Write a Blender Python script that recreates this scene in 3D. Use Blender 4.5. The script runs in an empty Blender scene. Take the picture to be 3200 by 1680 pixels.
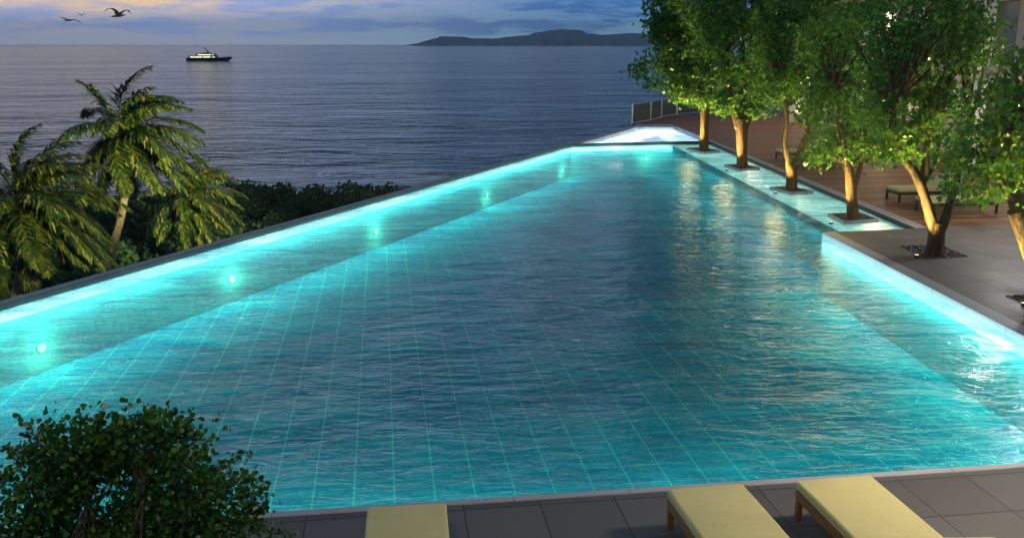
import bpy, bmesh, math, random
import numpy as np
from mathutils import Vector, Matrix
random.seed(7)
C = bpy.context.scene.collection
PI = math.pi
R = math.radians

# ------------------------------------------------------------------ camera
HC = 4.5
F = 2886.0
TH = math.atan(704.0 / F)
cam_d = bpy.data.cameras.new('camera')
cam = bpy.data.objects.new('camera', cam_d)
C.objects.link(cam)
cam.location = (0, 0, HC)
cam.rotation_euler = (PI / 2 - TH, 0, 0)
cam_d.sensor_width = 36
cam_d.lens = 36 * F / 3200
cam_d.clip_start = 0.1
cam_d.clip_end = 120000
bpy.context.scene.camera = cam
bpy.context.scene.render.resolution_x = 1024
bpy.context.scene.render.resolution_y = 537

def ray(x, y):
    u, v = x - 1600.0, y - 840.0
    return Vector((u, F * math.cos(TH) - v * math.sin(TH), -(v * math.cos(TH) + F * math.sin(TH))))
def P(x, y, z=0.0):                     # survey: where the sight line through (x, y) meets height z
    d = ray(x, y)
    return Vector((0, 0, HC)) + d * ((z - HC) / d.z)
def PD(x, y, dist):                     # the same at a forward distance
    d = ray(x, y)
    return Vector((0, 0, HC)) + d * (dist / d.y)
A2 = R(7.93)
E1 = Vector((math.cos(A2), math.sin(A2), 0))       # along the near pool edge
E2 = Vector((-math.sin(A2), math.cos(A2), 0))      # away from it

# ------------------------------------------------------------------ helpers
def tag(o, label=None, cat=None, group=None, kind=None):
    if label: o['label'] = label
    if cat: o['category'] = cat
    if group: o['group'] = group
    if kind: o['kind'] = kind
    return o
def empty(name, loc, rz=0.0):
    o = bpy.data.objects.new(name, None); C.objects.link(o)
    o.location = loc; o.rotation_euler = (0, 0, rz); o.empty_display_size = 0.2
    return o
class MB:
    def __init__(s): s.v = []; s.f = []
    def add(s, vs, fs):
        n = len(s.v); s.v += [tuple(v) for v in vs]; s.f += [tuple(i + n for i in f) for f in fs]; return s
    def box(s, x0, x1, y0, y1, z0, z1, M=None):
        vs = [Vector((x, y, z)) for z in (z0, z1) for y in (y0, y1) for x in (x0, x1)]
        if M is not None: vs = [M @ v for v in vs]
        return s.add(vs, [(0, 2, 3, 1), (4, 5, 7, 6), (0, 1, 5, 4), (2, 6, 7, 3), (0, 4, 6, 2), (1, 3, 7, 5)])
    def prism(s, pts, z0, z1):
        pts = [(p[0], p[1]) for p in pts]
        a = sum(pts[i][0] * pts[(i + 1) % len(pts)][1] - pts[(i + 1) % len(pts)][0] * pts[i][1] for i in range(len(pts)))
        if a < 0: pts = pts[::-1]
        n = len(pts)
        vs = [(x, y, z0) for x, y in pts] + [(x, y, z1) for x, y in pts]
        fs = [tuple(range(n))[::-1], tuple(range(n, 2 * n))] + [(i, (i + 1) % n, n + (i + 1) % n, n + i) for i in range(n)]
        return s.add(vs, fs)
    def sheet(s, pts, z):
        pts = [(p[0], p[1]) for p in pts]
        a = sum(pts[i][0] * pts[(i + 1) % len(pts)][1] - pts[(i + 1) % len(pts)][0] * pts[i][1] for i in range(len(pts)))
        if a < 0: pts = pts[::-1]
        return s.add([(x, y, z) for x, y in pts], [tuple(range(len(pts)))])
    def wall(s, a, b, z0, z1):
        return s.add([(a[0], a[1], z0), (b[0], b[1], z0), (b[0], b[1], z1), (a[0], a[1], z1)], [(0, 1, 2, 3)])
    def tube(s, pts, rs, n=10, wob=0.0, seed=0, cap=True):
        rnd = random.Random(seed)
        pts = [Vector(p) for p in pts]
        rings = []
        up = Vector((0.31, 0.95, 0.1)).normalized()
        ph = rnd.random() * 6
        for i, p in enumerate(pts):
            d = (pts[min(i + 1, len(pts) - 1)] - pts[max(i - 1, 0)])
            if d.length < 1e-6: d = Vector((0, 0, 1))
            d.normalize()
            a = d.cross(up)
            if a.length < 0.05: a = d.cross(Vector((1, 0, 0)))
            a.normalize(); b = d.cross(a)
            ring = []
            for k in range(n):
                t = 2 * PI * k / n
                r = rs[i] * (1 + wob * (math.sin(3 * t + ph + i * .25) * .6 + math.sin(5 * t + ph * 2 - i * .3) * .4 + (rnd.random() - .5) * .5))
                ring.append(p + (a * math.cos(t) + b * math.sin(t)) * r)
            rings.append(ring)
        vs = [v for r in rings for v in r]
        fs = []
        for i in range(len(rings) - 1):
            for k in range(n):
                fs.append((i * n + k, i * n + (k + 1) % n, (i + 1) * n + (k + 1) % n, (i + 1) * n + k))
        if cap:
            fs.append(tuple(range(n))[::-1]); fs.append(tuple((len(rings) - 1) * n + k for k in range(n)))
        return s.add(vs, fs)
    def cyl(s, c, r, z0, z1, n=16):
        return s.tube([(c[0], c[1], z0), (c[0], c[1], z1)], [r, r], n)
    def build(s, name, m, parent=None, smooth=False, bevel=0.0, loc=None):
        me = bpy.data.meshes.new(name)
        me.from_pydata([tuple(v) for v in s.v], [], s.f)
        me.update()
        if bevel > 0:
            bm = bmesh.new(); bm.from_mesh(me)
            bmesh.ops.remove_doubles(bm, verts=bm.verts, dist=1e-5)
            es = [e for e in bm.edges if len(e.link_faces) == 2 and e.calc_face_angle(0) > 0.6]
            bmesh.ops.bevel(bm, geom=es, offset=bevel, segments=3, affect='EDGES', profile=0.6, clamp_overlap=True)
            bm.to_mesh(me); bm.free()
        if smooth:
            me.polygons.foreach_set('use_smooth', [True] * len(me.polygons))
        if m: me.materials.append(m)
        o = bpy.data.objects.new(name, me); C.objects.link(o)
        if parent: o.parent = parent
        if loc is not None: o.location = loc
        return o
def mesh_np(name, verts, faces_n, m, parent=None, smooth=False):
    """verts (N*k,3) grouped in polygons of faces_n vertices each"""
    me = bpy.data.meshes.new(name)
    nv = len(verts); npoly = nv // faces_n
    me.vertices.add(nv); me.vertices.foreach_set('co', verts.astype(np.float32).ravel())
    me.loops.add(nv); me.loops.foreach_set('vertex_index', np.arange(nv, dtype=np.int32))
    me.polygons.add(npoly)
    me.polygons.foreach_set('loop_start', np.arange(0, nv, faces_n, dtype=np.int32))
    me.polygons.foreach_set('loop_total', np.full(npoly, faces_n, dtype=np.int32))
    me.update(calc_edges=True); me.validate()
    me.materials.append(m)
    o = bpy.data.objects.new(name, me); C.objects.link(o)
    if parent: o.parent = parent
    return o
def arc(p0, p1, p2, n):                 # quadratic through control
    return [Vector(p0) * (1 - t) ** 2 + Vector(p1) * 2 * t * (1 - t) + Vector(p2) * t * t for t in [i / n for i in range(n + 1)]]
def smoothpath(pts, rs, per=5):
    """Catmull-Rom through points"""
    pts = [Vector(p) for p in pts]
    out, ro = [], []
    for i in range(len(pts) - 1):
        a, b, c, d = pts[max(i - 1, 0)], pts[i], pts[i + 1], pts[min(i + 2, len(pts) - 1)]
        for k in range(per):
            t = k / per
            out.append(0.5 * ((2 * b) + (c - a) * t + (2 * a - 5 * b + 4 * c - d) * t * t + (3 * b - a - 3 * c + d) * t ** 3))
            ro.append(rs[i] * (1 - t) + rs[i + 1] * t)
    out.append(pts[-1]); ro.append(rs[-1])
    return out, ro

# ------------------------------------------------------------------ materials
class N:
    def __init__(s, name, world=False):
        if world:
            s.m = bpy.data.worlds.new('World'); bpy.context.scene.world = s.m
        else:
            s.m = bpy.data.materials.new(name)
        s.m.use_nodes = True
        s.t = s.m.node_tree; s.t.nodes.clear()
    def n(s, typ, **kw):
        nd = s.t.nodes.new(typ)
        ins = kw.pop('i', {})
        for k, v in kw.items(): setattr(nd, k, v)
        for k, v in ins.items():
            if isinstance(v, bpy.types.NodeSocket): s.t.links.new(v, nd.inputs[k])
            else:
                if isinstance(v, tuple) and nd.inputs[k].type == 'RGBA' and len(v) == 3: v = (*v, 1)
                nd.inputs[k].default_value = v
        return nd
    def math(s, op, a, b=0.0, c=0.0, clamp=False):
        return s.n('ShaderNodeMath', operation=op, use_clamp=clamp, i={0: a, 1: b, 2: c}).outputs[0]
    def mix(s, f, a, b, blend='MIX'):
        nd = s.n('ShaderNodeMix', data_type='RGBA', blend_type=blend, i={0: f, 6: a, 7: b}); return nd.outputs[2]
    def ramp(s, f, stops, interp='LINEAR'):
        nd = s.n('ShaderNodeValToRGB', i={0: f}); cr = nd.color_ramp; cr.interpolation = interp
        while len(cr.elements) > 1: cr.elements.remove(cr.elements[-1])
        cr.elements[0].position = stops[0][0]; cr.elements[0].color = (*stops[0][1], 1)
        for p, c in stops[1:]:
            e = cr.elements.new(p); e.color = (*c, 1)
        return nd.outputs[0]
    def sstep(s, x, a, b):
        return s.n('ShaderNodeMapRange', interpolation_type='SMOOTHSTEP', clamp=True, i={0: x, 1: a, 2: b, 3: 0.0, 4: 1.0}).outputs[0]
    def noise(s, vec, scale, detail=4, rough=.55, dist=0.0, dim='3D'):
        return s.n('ShaderNodeTexNoise', noise_dimensions=dim, i={'Vector': vec, 'Scale': scale, 'Detail': detail, 'Roughness': rough, 'Distortion': dist}).outputs['Fac']
    def mapping(s, vec, loc=(0, 0, 0), rot=(0, 0, 0), scale=(1, 1, 1)):
        return s.n('ShaderNodeMapping', i={'Vector': vec, 'Location': loc, 'Rotation': rot, 'Scale': scale}).outputs[0]
    def pos(s): return s.n('ShaderNodeNewGeometry').outputs['Position']
    def out(s, sh, vol=None):
        o = s.n('ShaderNodeOutputMaterial'); s.t.links.new(sh, o.inputs[0]); return s.m
    def bsdf(s, **i):
        names = {'col': 'Base Color', 'rough': 'Roughness', 'ior': 'IOR', 'spec': 'Specular IOR Level', 'metal': 'Metallic', 'normal': 'Normal',
                 'emit': 'Emission Color', 'es': 'Emission Strength', 'sheen': 'Sheen Weight', 'alpha': 'Alpha', 'coat': 'Coat Weight'}
        return s.n('ShaderNodeBsdfPrincipled', i={names[k]: v for k, v in i.items()}).outputs[0]
    def bump(s, h, strength=.5, dist=.02, normal=None):
        i = {'Height': h, 'Strength': strength, 'Distance': dist}
        if normal is not None: i['Normal'] = normal
        return s.n('ShaderNodeBump', i=i).outputs[0]

def simple(name, col, rough=.6, var=.25, scale=8, bump=.2, metal=0.0, bdist=.01):
    m = N(name); p = m.pos()
    n1 = m.noise(p, scale, 5, .6)
    c = m.mix(m.math('MULTIPLY', n1, 1.0), tuple(x * (1 - var) for x in col), tuple(min(1, x * (1 + var)) for x in col))
    return m.out(m.bsdf(col=c, rough=rough, metal=metal, normal=m.bump(m.noise(p, scale * 6, 3), bump, bdist)))

def grid_coord(m, pitch, off=(0, 0)):
    """e1/e2-aligned coordinates divided by the pitch"""
    q = m.mapping(m.pos(), rot=(0, 0, -A2))
    sx = m.n('ShaderNodeSeparateXYZ', i={0: q})
    u = m.math('ADD', m.math('DIVIDE', sx.outputs[0], pitch), off[0])
    v = m.math('ADD', m.math('DIVIDE', sx.outputs[1], pitch), off[1])
    return u, v, sx.outputs[2], q
def line(m, u, w):                      # 1 on a line of half-width w (in cells)
    f = m.math('ABSOLUTE', m.math('SUBTRACT', m.math('FRACT', u), .5))
    return m.math('GREATER_THAN', f, .5 - w)

def mat_tiles():
    m = N('terrace_tiles')
    u, v, z, q = grid_coord(m, .77, (.12, .17))
    jl = m.math('MAXIMUM', line(m, u, .010), line(m, v, .012))
    cell = m.n('ShaderNodeCombineXYZ', i={0: m.math('FLOOR', u), 1: m.math('FLOOR', v), 2: 0.0}).outputs[0]
    wn = m.n('ShaderNodeTexWhiteNoise', i={'Vector': cell}).outputs['Value']
    sp = m.noise(m.pos(), 90, 3, .7); bg = m.noise(m.pos(), 1.3, 5, .6)
    val = m.math('ADD', m.math('MULTIPLY', wn, .11), m.math('ADD', m.math('MULTIPLY', bg, .10), m.math('MULTIPLY', sp, .16)))
    c = m.mix(val, (.058, .051, .046), (.28, .255, .235))
    c = m.mix(jl, c, (.03, .028, .028))
    h = m.math('SUBTRACT', m.math('MULTIPLY', sp, .15), jl)
    return m.out(m.bsdf(col=c, rough=m.math('ADD', .35, m.math('MULTIPLY', bg, .5)), normal=m.bump(h, .35, .004)))
def mat_coping(name, col, rough=.6):
    m = N(name)
    u, v, z, q = grid_coord(m, 1.2)
    sp = m.noise(m.pos(), 70, 4, .7); bg = m.noise(m.pos(), 2, 5, .6)
    c = m.mix(m.math('ADD', m.math('MULTIPLY', sp, .5), m.math('MULTIPLY', bg, .5)), tuple(x * .75 for x in col), tuple(x * 1.25 for x in col))
    jl = m.math('MAXIMUM', line(m, u, .004), line(m, v, .004))
    c = m.mix(jl, c, tuple(x * .4 for x in col))
    return m.out(m.bsdf(col=c, rough=rough, normal=m.bump(sp, .2, .003)))
def mat_wood():
    m = N('deck_boards')
    u, v, z, q = grid_coord(m, .115)
    jl = line(m, v, .045)
    row = m.math('FLOOR', v)
    w1 = m.n('ShaderNodeTexWhiteNoise', noise_dimensions='1D', i={'W': row}).outputs['Value']
    gr = m.noise(m.mapping(q, scale=(.5, 18, 1)), 2.0, 5, .65)
    lg = m.noise(m.pos(), .5, 3, .5)
    f = m.math('ADD', m.math('MULTIPLY', w1, .45), m.math('ADD', m.math('MULTIPLY', gr, .45), m.math('MULTIPLY', lg, .2)))
    c = m.ramp(f, [(.15, (.10, .038, .012)), (.5, (.22, .095, .035)), (.85, (.40, .20, .085))])
    c = m.mix(jl, c, (.015, .008, .005))
    h = m.math('SUBTRACT', m.math('MULTIPLY', gr, .2), jl)
    return m.out(m.bsdf(col=c, rough=m.math('ADD', .48, m.math('MULTIPLY', gr, .25)), spec=.3, normal=m.bump(h, .5, .006)))
def mat_pool(name, base, linec, pitch=.55, lw=.022, band=False):
    m = N(name)
    u, v, z, q = grid_coord(m, pitch)
    zz = m.math('ADD', m.math('DIVIDE', z, pitch), .5)
    jl = m.math('MAXIMUM', m.math('MAXIMUM', line(m, u, lw), line(m, v, lw * .7)), line(m, zz, lw * .7))
    u2, v2, z2, q2 = grid_coord(m, pitch / 8)
    z2 = m.math('DIVIDE', z, pitch / 8)
    cell = m.n('ShaderNodeCombineXYZ', i={0: m.math('FLOOR', u2), 1: m.math('FLOOR', v2), 2: m.math('FLOOR', z2)}).outputs[0]
    wn = m.n('ShaderNodeTexWhiteNoise', i={'Vector': cell}).outputs['Value']
    bg = m.noise(m.pos(), .7, 4, .6)
    f = m.math('ADD', m.math('MULTIPLY', wn, .4), m.math('MULTIPLY', bg, .6))
    c = m.mix(f, tuple(x * .72 for x in base), tuple(min(.95, x * 1.28) for x in base))
    c = m.mix(m.math('MULTIPLY', jl, .6), c, linec)
    return m.out(m.bsdf(col=c, rough=.6, spec=.0))
def mat_water(name, tint, wave=1.0, rough=.03):
    m = N(name)
    q = m.mapping(m.pos(), rot=(0, 0, -A2), scale=(.8, 1.5, 1))
    n1 = m.noise(q, .75, 3, .55, .5)
    n2 = m.noise(m.mapping(q, scale=(1, 1.3, 1)), 3.2, 4, .6, .5)
    n3 = m.noise(q, .28, 2, .5)
    h = m.math('ADD', m.math('MULTIPLY', n1, 1.0), m.math('ADD', m.math('MULTIPLY', n2, .38), m.math('MULTIPLY', n3, .9)))
    nm = m.bump(h, 1.0, .12 * wave)
    fr = m.n('ShaderNodeFresnel', i={'IOR': 1.34, 'Normal': nm}).outputs[0]
    # light and dark wavelets painted into the tint, in place of refraction focusing
    n4 = m.noise(m.mapping(q, scale=(.5, 1.6, 1)), 1.6, 5, .62, .8)
    tv = m.ramp(m.math('ADD', m.math('MULTIPLY', n1, .35), m.math('ADD', m.math('MULTIPLY', n4, .40), m.math('MULTIPLY', n3, .25))), [(.40, tuple(x * a for x, a in zip(tint, (.38, .56, .68)))), (.60, tuple(min(1, x * 1.1) for x in tint))])
    tr = m.n('ShaderNodeBsdfTransparent', i={'Color': tv}).outputs[0]
    gl = m.n('ShaderNodeBsdfGlossy', i={'Color': (1, 1, 1), 'Roughness': rough, 'Normal': nm}).outputs[0]
    return m.out(m.n('ShaderNodeMixShader', i={0: fr, 1: tr, 2: gl}).outputs[0])
def mat_sea():
    m = N('sea_water')
    p = m.pos()
    q = m.mapping(p, rot=(0, 0, R(-6)), scale=(.5, 1, 1))
    n1 = m.noise(q, 1 / 55., 5, .62, .4)
    n2 = m.noise(q, 1 / 9., 5, .6, .3)
    n3 = m.noise(m.mapping(p, scale=(.5, 1, 1)), 1 / 300., 4, .6)
    h = m.math('ADD', m.math('MULTIPLY', n1, 16.0), m.math('ADD', m.math('MULTIPLY', n2, 6.5), m.math('MULTIPLY', n3, 42.0)))
    nm = m.bump(h, 1.0, 1.0)
    c = m.mix(n1, (.01, .05, .085), (.035, .13, .18))
    return m.out(m.bsdf(col=c, rough=.10, ior=1.33, normal=nm))
def mat_leaf(name, cols, rough=.45, trans=.35, brown=0.0):
    m = N(name)
    rnd = m.n('ShaderNodeNewGeometry').outputs['Random Per Island']
    big = m.noise(m.pos(), .8, 2, .5)
    f = m.math('ADD', m.math('MULTIPLY', rnd, .7), m.math('MULTIPLY', big, .3))
    k = len(cols)
    c = m.ramp(f, [(.1 + .8 * i / (k - 1), cols[i]) for i in range(k)])
    d = m.bsdf(col=c, rough=rough, spec=.35)
    t = m.n('ShaderNodeBsdfTranslucent', i={'Color': m.mix(.5, c, (.16, .30, .03))}).outputs[0]
    return m.out(m.n('ShaderNodeMixShader', i={0: trans, 1: d, 2: t}).outputs[0])
def mat_bark(name, a, b, sc=6):
    m = N(name)
    q = m.mapping(m.pos(), scale=(1, 1, .3))
    n1 = m.noise(q, sc, 6, .65, .6); n2 = m.noise(q, sc * 4, 4, .6)
    c = m.mix(m.ramp(m.math('ADD', m.math('MULTIPLY', n1, .7), m.math('MULTIPLY', n2, .3)), [(.35, (0, 0, 0)), (.65, (1, 1, 1))]), a, b)
    return m.out(m.bsdf(col=c, rough=.85, normal=m.bump(m.math('ADD', n1, m.math('MULTIPLY', n2, .5)), 1.0, .09)))
def mat_emit(name, col, st):
    m = N(name)
    return m.out(m.n('ShaderNodeEmission', i={'Color': col, 'Strength': st}).outputs[0])
def mat_fabric(name, col):
    m = N(name); p = m.pos()
    w = m.noise(p, 260, 2, .5); b = m.noise(p, 2.2, 4, .55)
    c = m.mix(b, tuple(x * .86 for x in col), tuple(min(1, x * 1.1) for x in col))
    return m.out(m.bsdf(col=c, rough=.8, sheen=.2, normal=m.bump(m.math('ADD', m.math('MULTIPLY', w, .2), m.math('ADD', m.math('MULTIPLY', m.noise(p, 3.5, 2), 3.0), m.math('MULTIPLY', m.noise(m.mapping(p, scale=(1, .25, 1)), 16, 3, .6), 1.2))), .5, .008)))
def mat_gravel(name):
    m = N(name); p = m.pos()
    v = m.n('ShaderNodeTexVoronoi', i={'Vector': p, 'Scale': 26.0})
    c = m.ramp(m.n('ShaderNodeTexWhiteNoise', i={'Vector': v.outputs['Position']}).outputs['Value'], [(0, (.02, .018, .016)), (.6, (.07, .06, .05)), (1, (.28, .23, .18))])
    return m.out(m.bsdf(col=c, rough=.8, normal=m.bump(v.outputs['Distance'], 1.0, .03)))

M = dict(
    tiles=mat_tiles(), wood=mat_wood(),
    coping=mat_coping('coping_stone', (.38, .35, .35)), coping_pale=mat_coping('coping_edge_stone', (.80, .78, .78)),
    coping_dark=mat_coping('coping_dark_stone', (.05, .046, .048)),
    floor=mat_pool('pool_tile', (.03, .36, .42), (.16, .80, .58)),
    wallt=mat_pool('pool_wall_tile', (.16, .62, .62), (.30, .75, .68), lw=.012),
    band=mat_pool('waterline_tile', (.72, .82, .80), (.55, .75, .72), lw=.01),
    step=mat_pool('step_tile', (.07, .46, .42), (.08, .50, .44), lw=.01),
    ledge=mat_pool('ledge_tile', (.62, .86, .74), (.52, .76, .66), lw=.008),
    white=mat_pool('white_tile', (.80, .85, .88), (.6, .7, .75), lw=.01),
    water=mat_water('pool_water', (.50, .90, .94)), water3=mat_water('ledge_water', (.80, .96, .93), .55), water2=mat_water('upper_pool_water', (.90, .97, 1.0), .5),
    sea=mat_sea(),
    leaf=mat_leaf('tree_leaf', [(.014, .07, .014), (.035, .14, .02), (.085, .20, .022), (.26, .31, .035)]),
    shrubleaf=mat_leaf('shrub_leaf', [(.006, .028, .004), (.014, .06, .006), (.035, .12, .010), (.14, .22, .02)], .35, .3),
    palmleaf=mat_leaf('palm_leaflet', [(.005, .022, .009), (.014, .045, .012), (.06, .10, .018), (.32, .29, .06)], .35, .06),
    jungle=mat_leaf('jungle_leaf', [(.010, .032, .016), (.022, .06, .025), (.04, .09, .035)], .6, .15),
    bark=mat_bark('maple_bark', (.03, .014, .006), (.15, .07, .024)), palmbark=mat_bark('palm_bark', (.14, .12, .08), (.36, .31, .20), 9),
    twig=mat_bark('twig_bark', (.05, .04, .02), (.14, .10, .06), 20),
    soil=simple('terrain_soil', (.02, .028, .018), .9, .5, .3, .6, bdist=.2),
    gravel=mat_gravel('pit_gravel'),
    cream=mat_fabric('cream_fabric', (.60, .50, .19)), pinkf=mat_fabric('back_fabric', (.52, .45, .40)),
    teak=simple('teak_wood', (.26, .11, .035), .5, .35, 12, .3), darkwood=simple('dark_wood', (.05, .025, .014), .5, .35, 12, .3),
    metal=simple('brushed_metal', (.45, .46, .46), .35, .1, 20, .1, .8), dmetal=simple('dark_metal', (.03, .03, .03), .45, .1, 20, .1, .5),
    plaster=simple('plaster_wall', (.42, .39, .37), .8, .08, 1.5, .2), column=simple('column_paint', (.75, .74, .73), .6, .05, 3, .1),
    frame=simple('window_frame_metal', (.05, .05, .05), .4, .1, 10, .1, .5),
    concrete=simple('retaining_concrete', (.08, .075, .07), .85, .3, 1.2, .5),
    hill=simple('hill_forest', (.10, .17, .15), .95, .5, .004, .8, bdist=20),
    bezel=simple('bezel_enamel', (.25, .6, .5), .4, .1, 20, .1),
    feather=simple('feather_grey', (.10, .10, .11), .7, .4, 6, .1),
    hull=simple('dark_hull_paint', (.02, .022, .028), .35, .1, .5, .05), super=simple('superstructure_paint', (.30, .30, .22), .5, .1, .5, .05),
)
def mat_glass():
    m = N('balustrade_glass')
    fr = m.n('ShaderNodeFresnel', i={'IOR': 1.45}).outputs[0]
    tr = m.n('ShaderNodeBsdfTransparent', i={'Color': (.55, .68, .66)}).outputs[0]
    gl = m.n('ShaderNodeBsdfGlossy', i={'Color': (1, 1, 1), 'Roughness': .05}).outputs[0]
    df = m.n('ShaderNodeBsdfDiffuse', i={'Color': (.35, .48, .46)}).outputs[0]
    tr = m.n('ShaderNodeMixShader', i={0: .3, 1: tr, 2: df}).outputs[0]
    return m.out(m.n('ShaderNodeMixShader', i={0: fr, 1: tr, 2: gl}).outputs[0])
M['glass'] = mat_glass()
M['lens'] = mat_emit('pool_lamp_lens', (.7, 1.0, .62), 2.6)
M['warmlens'] = mat_emit('uplight_lens', (1, .75, .35), 2.0)
M['litwin'] = mat_emit('lit_window', (1, .86, .66), 1.6)
M['yachtwin'] = mat_emit('yacht_lit_window', (1.0, .95, .62), 1.6)
M['globe'] = mat_emit('wall_lamp_glass', (1, .95, .88), 14.0)

# ------------------------------------------------------------------ world
w = N('World', world=True)
g = w.n('ShaderNodeTexCoord').outputs['Generated']
sp = w.n('ShaderNodeSeparateXYZ', i={0: g})
az = w.math('ARCTAN2', sp.outputs[0], sp.outputs[1])
el = w.math('ARCSINE', sp.outputs[2])
elp = w.math('MAXIMUM', el, 0.0)
elr = w.math('DIVIDE', elp, 1.5708)
eld = w.math('MULTIPLY', elp, 57.2958)
aza = w.math('ABSOLUTE', w.math('SUBTRACT', az, R(-24)))          # away from the sunset
left = w.ramp(w.math('DIVIDE', eld, 40.0), [(0, (.38, .42, .55)), (.035, (.40, .43, .56)), (.06, (.56, .52, .55)), (.09, (.80, .74, .74)), (.14, (1.15, 1.10, 1.10)), (.21, (.98, .98, 1.02)), (.29, (.24, .34, .44)), (.38, (.08, .15, .22)), (.55, (.02, .09, .14)), (1, (.06, .10, .17))])
right = w.ramp(w.math('DIVIDE', eld, 40.0), [(0, (.20, .36, .50)), (.025, (.13, .29, .46)), (.065, (.04, .17, .40)), (.12, (.20, .36, .60)), (.2, (.11, .24, .38)), (.30, (.02, .085, .14)), (.6, (.02, .075, .12)), (1, (.045, .08, .15))])
base = w.mix(w.sstep(aza, R(2), R(30)), left, right)
back = w.mix(w.sstep(aza, R(60), R(140)), base, (.05, .075, .13))
# cloud banks in angular coordinates, flattened
cv = w.n('ShaderNodeCombineXYZ', i={0: w.math('MULTIPLY', az, 9.0), 1: w.math('MULTIPLY', el, 62.0), 2: 3.1}).outputs[0]
cn = w.noise(cv, 1.35, 9, .62, .35)
cn2 = w.noise(w.mapping(cv, loc=(4.2, 7.7, 1), scale=(.45, 1.1, 1)), 1.6, 6, .55, .2)
fade = w.math('SUBTRACT', 1.0, w.sstep(eld, 3.0, 16.0))
low = w.sstep(eld, .15, .7)
m1 = w.math('MULTIPLY', w.sstep(cn, .43, .58), w.math('MULTIPLY', fade, low))
cl_l = (.20, .32, .66); cl_r = (.012, .085, .30)
cc = w.mix(w.sstep(aza, R(6), R(30)), cl_l, cl_r)
sky1 = w.mix(w.math('MULTIPLY', m1, .85), back, cc)
m2 = w.math('MULTIPLY', w.sstep(cn2, .56, .74), w.math('MULTIPLY', w.sstep(eld, .6, 2.2), w.math('SUBTRACT', 1.0, w.sstep(eld, 9.0, 22.0))))
pk = w.mix(w.sstep(aza, R(3), R(28)), (.72, .58, .56), (.20, .30, .46))
pk = w.mix(w.sstep(aza, R(36), R(80)), pk, (.02, .03, .06))
sky2 = w.mix(w.math('MULTIPLY', m2, .7), sky1, pk)
# bright sunlit cloud bank above the frame, mirrored in the pool
gb = w.math('MULTIPLY', w.math('EXPONENT', w.math('MULTIPLY', w.math('POWER', w.math('DIVIDE', w.math('SUBTRACT', az, R(3.5)), R(3.6)), 2.0), -1.0)),
            w.math('EXPONENT', w.math('MULTIPLY', w.math('POWER', w.math('DIVIDE', w.math('SUBTRACT', eld, 9.2), 1.7), 2.0), -1.0)))
m3 = w.math('MULTIPLY', gb, w.sstep(w.noise(w.mapping(cv, scale=(2.2, .7, 1)), 1.4, 4, .5), .42, .54))
sky3 = w.mix(m3, sky2, (3.0, 2.4, 2.3))
og = w.math('MULTIPLY', w.math('SUBTRACT', 1.0, w.sstep(w.math('ABSOLUTE', w.math('SUBTRACT', az, R(-29))), R(3), R(17))), w.math('MULTIPLY', w.sstep(eld, 1.3, 2.5), w.math('SUBTRACT', 1.0, w.sstep(eld, 3.5, 7.0))))
sky3 = w.mix(w.math('MULTIPLY', og, w.math('SUBTRACT', 1.0, w.math('MULTIPLY', m1, .6))), sky3, (.95, .58, .22))
st = w.n('ShaderNodeTexSky', sky_type='NISHITA', sun_disc=False, sun_elevation=R(1.5), sun_rotation=R(-42), altitude=20.0)
tot = w.mix(.004, sky3, st.outputs[0], 'ADD')
bgd = w.n('ShaderNodeBackground', i={'Color': tot, 'Strength': 1.7})
wo = w.n('ShaderNodeOutputWorld'); w.t.links.new(bgd.outputs[0], wo.inputs[0])

sun_d = bpy.data.lights.new('sun', 'SUN'); sun_d.energy = .12; sun_d.angle = R(12); sun_d.color = (1, .72, .5)
sun = bpy.data.objects.new('sun', sun_d); C.objects.link(sun)
sd = Vector((math.sin(R(-42)) * math.cos(R(3)), math.cos(R(-42)) * math.cos(R(3)), math.sin(R(3))))
sun.rotation_euler = sd.to_track_quat('Z', 'Y').to_euler(); sun.location = (0, 0, 40)

def point(name, loc, W, col, r=.08, parent=None):
    d = bpy.data.lights.new(name, 'POINT'); d.energy = W; d.color = col; d.shadow_soft_size = r
    o = bpy.data.objects.new(name, d); C.objects.link(o); o.location = loc
    if parent: o.parent = parent
    return o
def spot(name, loc, target, W, col, cone=80, blend=.7, r=.06, parent=None):
    d = bpy.data.lights.new(name, 'SPOT'); d.energy = W; d.color = col; d.shadow_soft_size = r; d.spot_size = R(cone); d.spot_blend = blend
    o = bpy.data.objects.new(name, d); C.objects.link(o); o.location = loc
    o.rotation_euler = (Vector(loc) - Vector(target)).to_track_quat('Z', 'Y').to_euler()
    if parent: o.parent = parent
    return o

# ------------------------------------------------------------------ sea, hills, terrain
ZS = -16.0
sea = MB()
xs = [-11000, -6000, -1500, -300, 0, 300, 1500, 6000, 11000]; ys = [60, 150, 400, 1500, 6000, 15000]
for i in range(len(xs) - 1):
    for j in range(len(ys) - 1):
        sea.add([(xs[i], ys[j], ZS), (xs[i + 1], ys[j], ZS), (xs[i + 1], ys[j + 1], ZS), (xs[i], ys[j + 1], ZS)], [(0, 1, 2, 3)])
tag(sea.build('sea', M['sea']), kind='structure')

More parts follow.
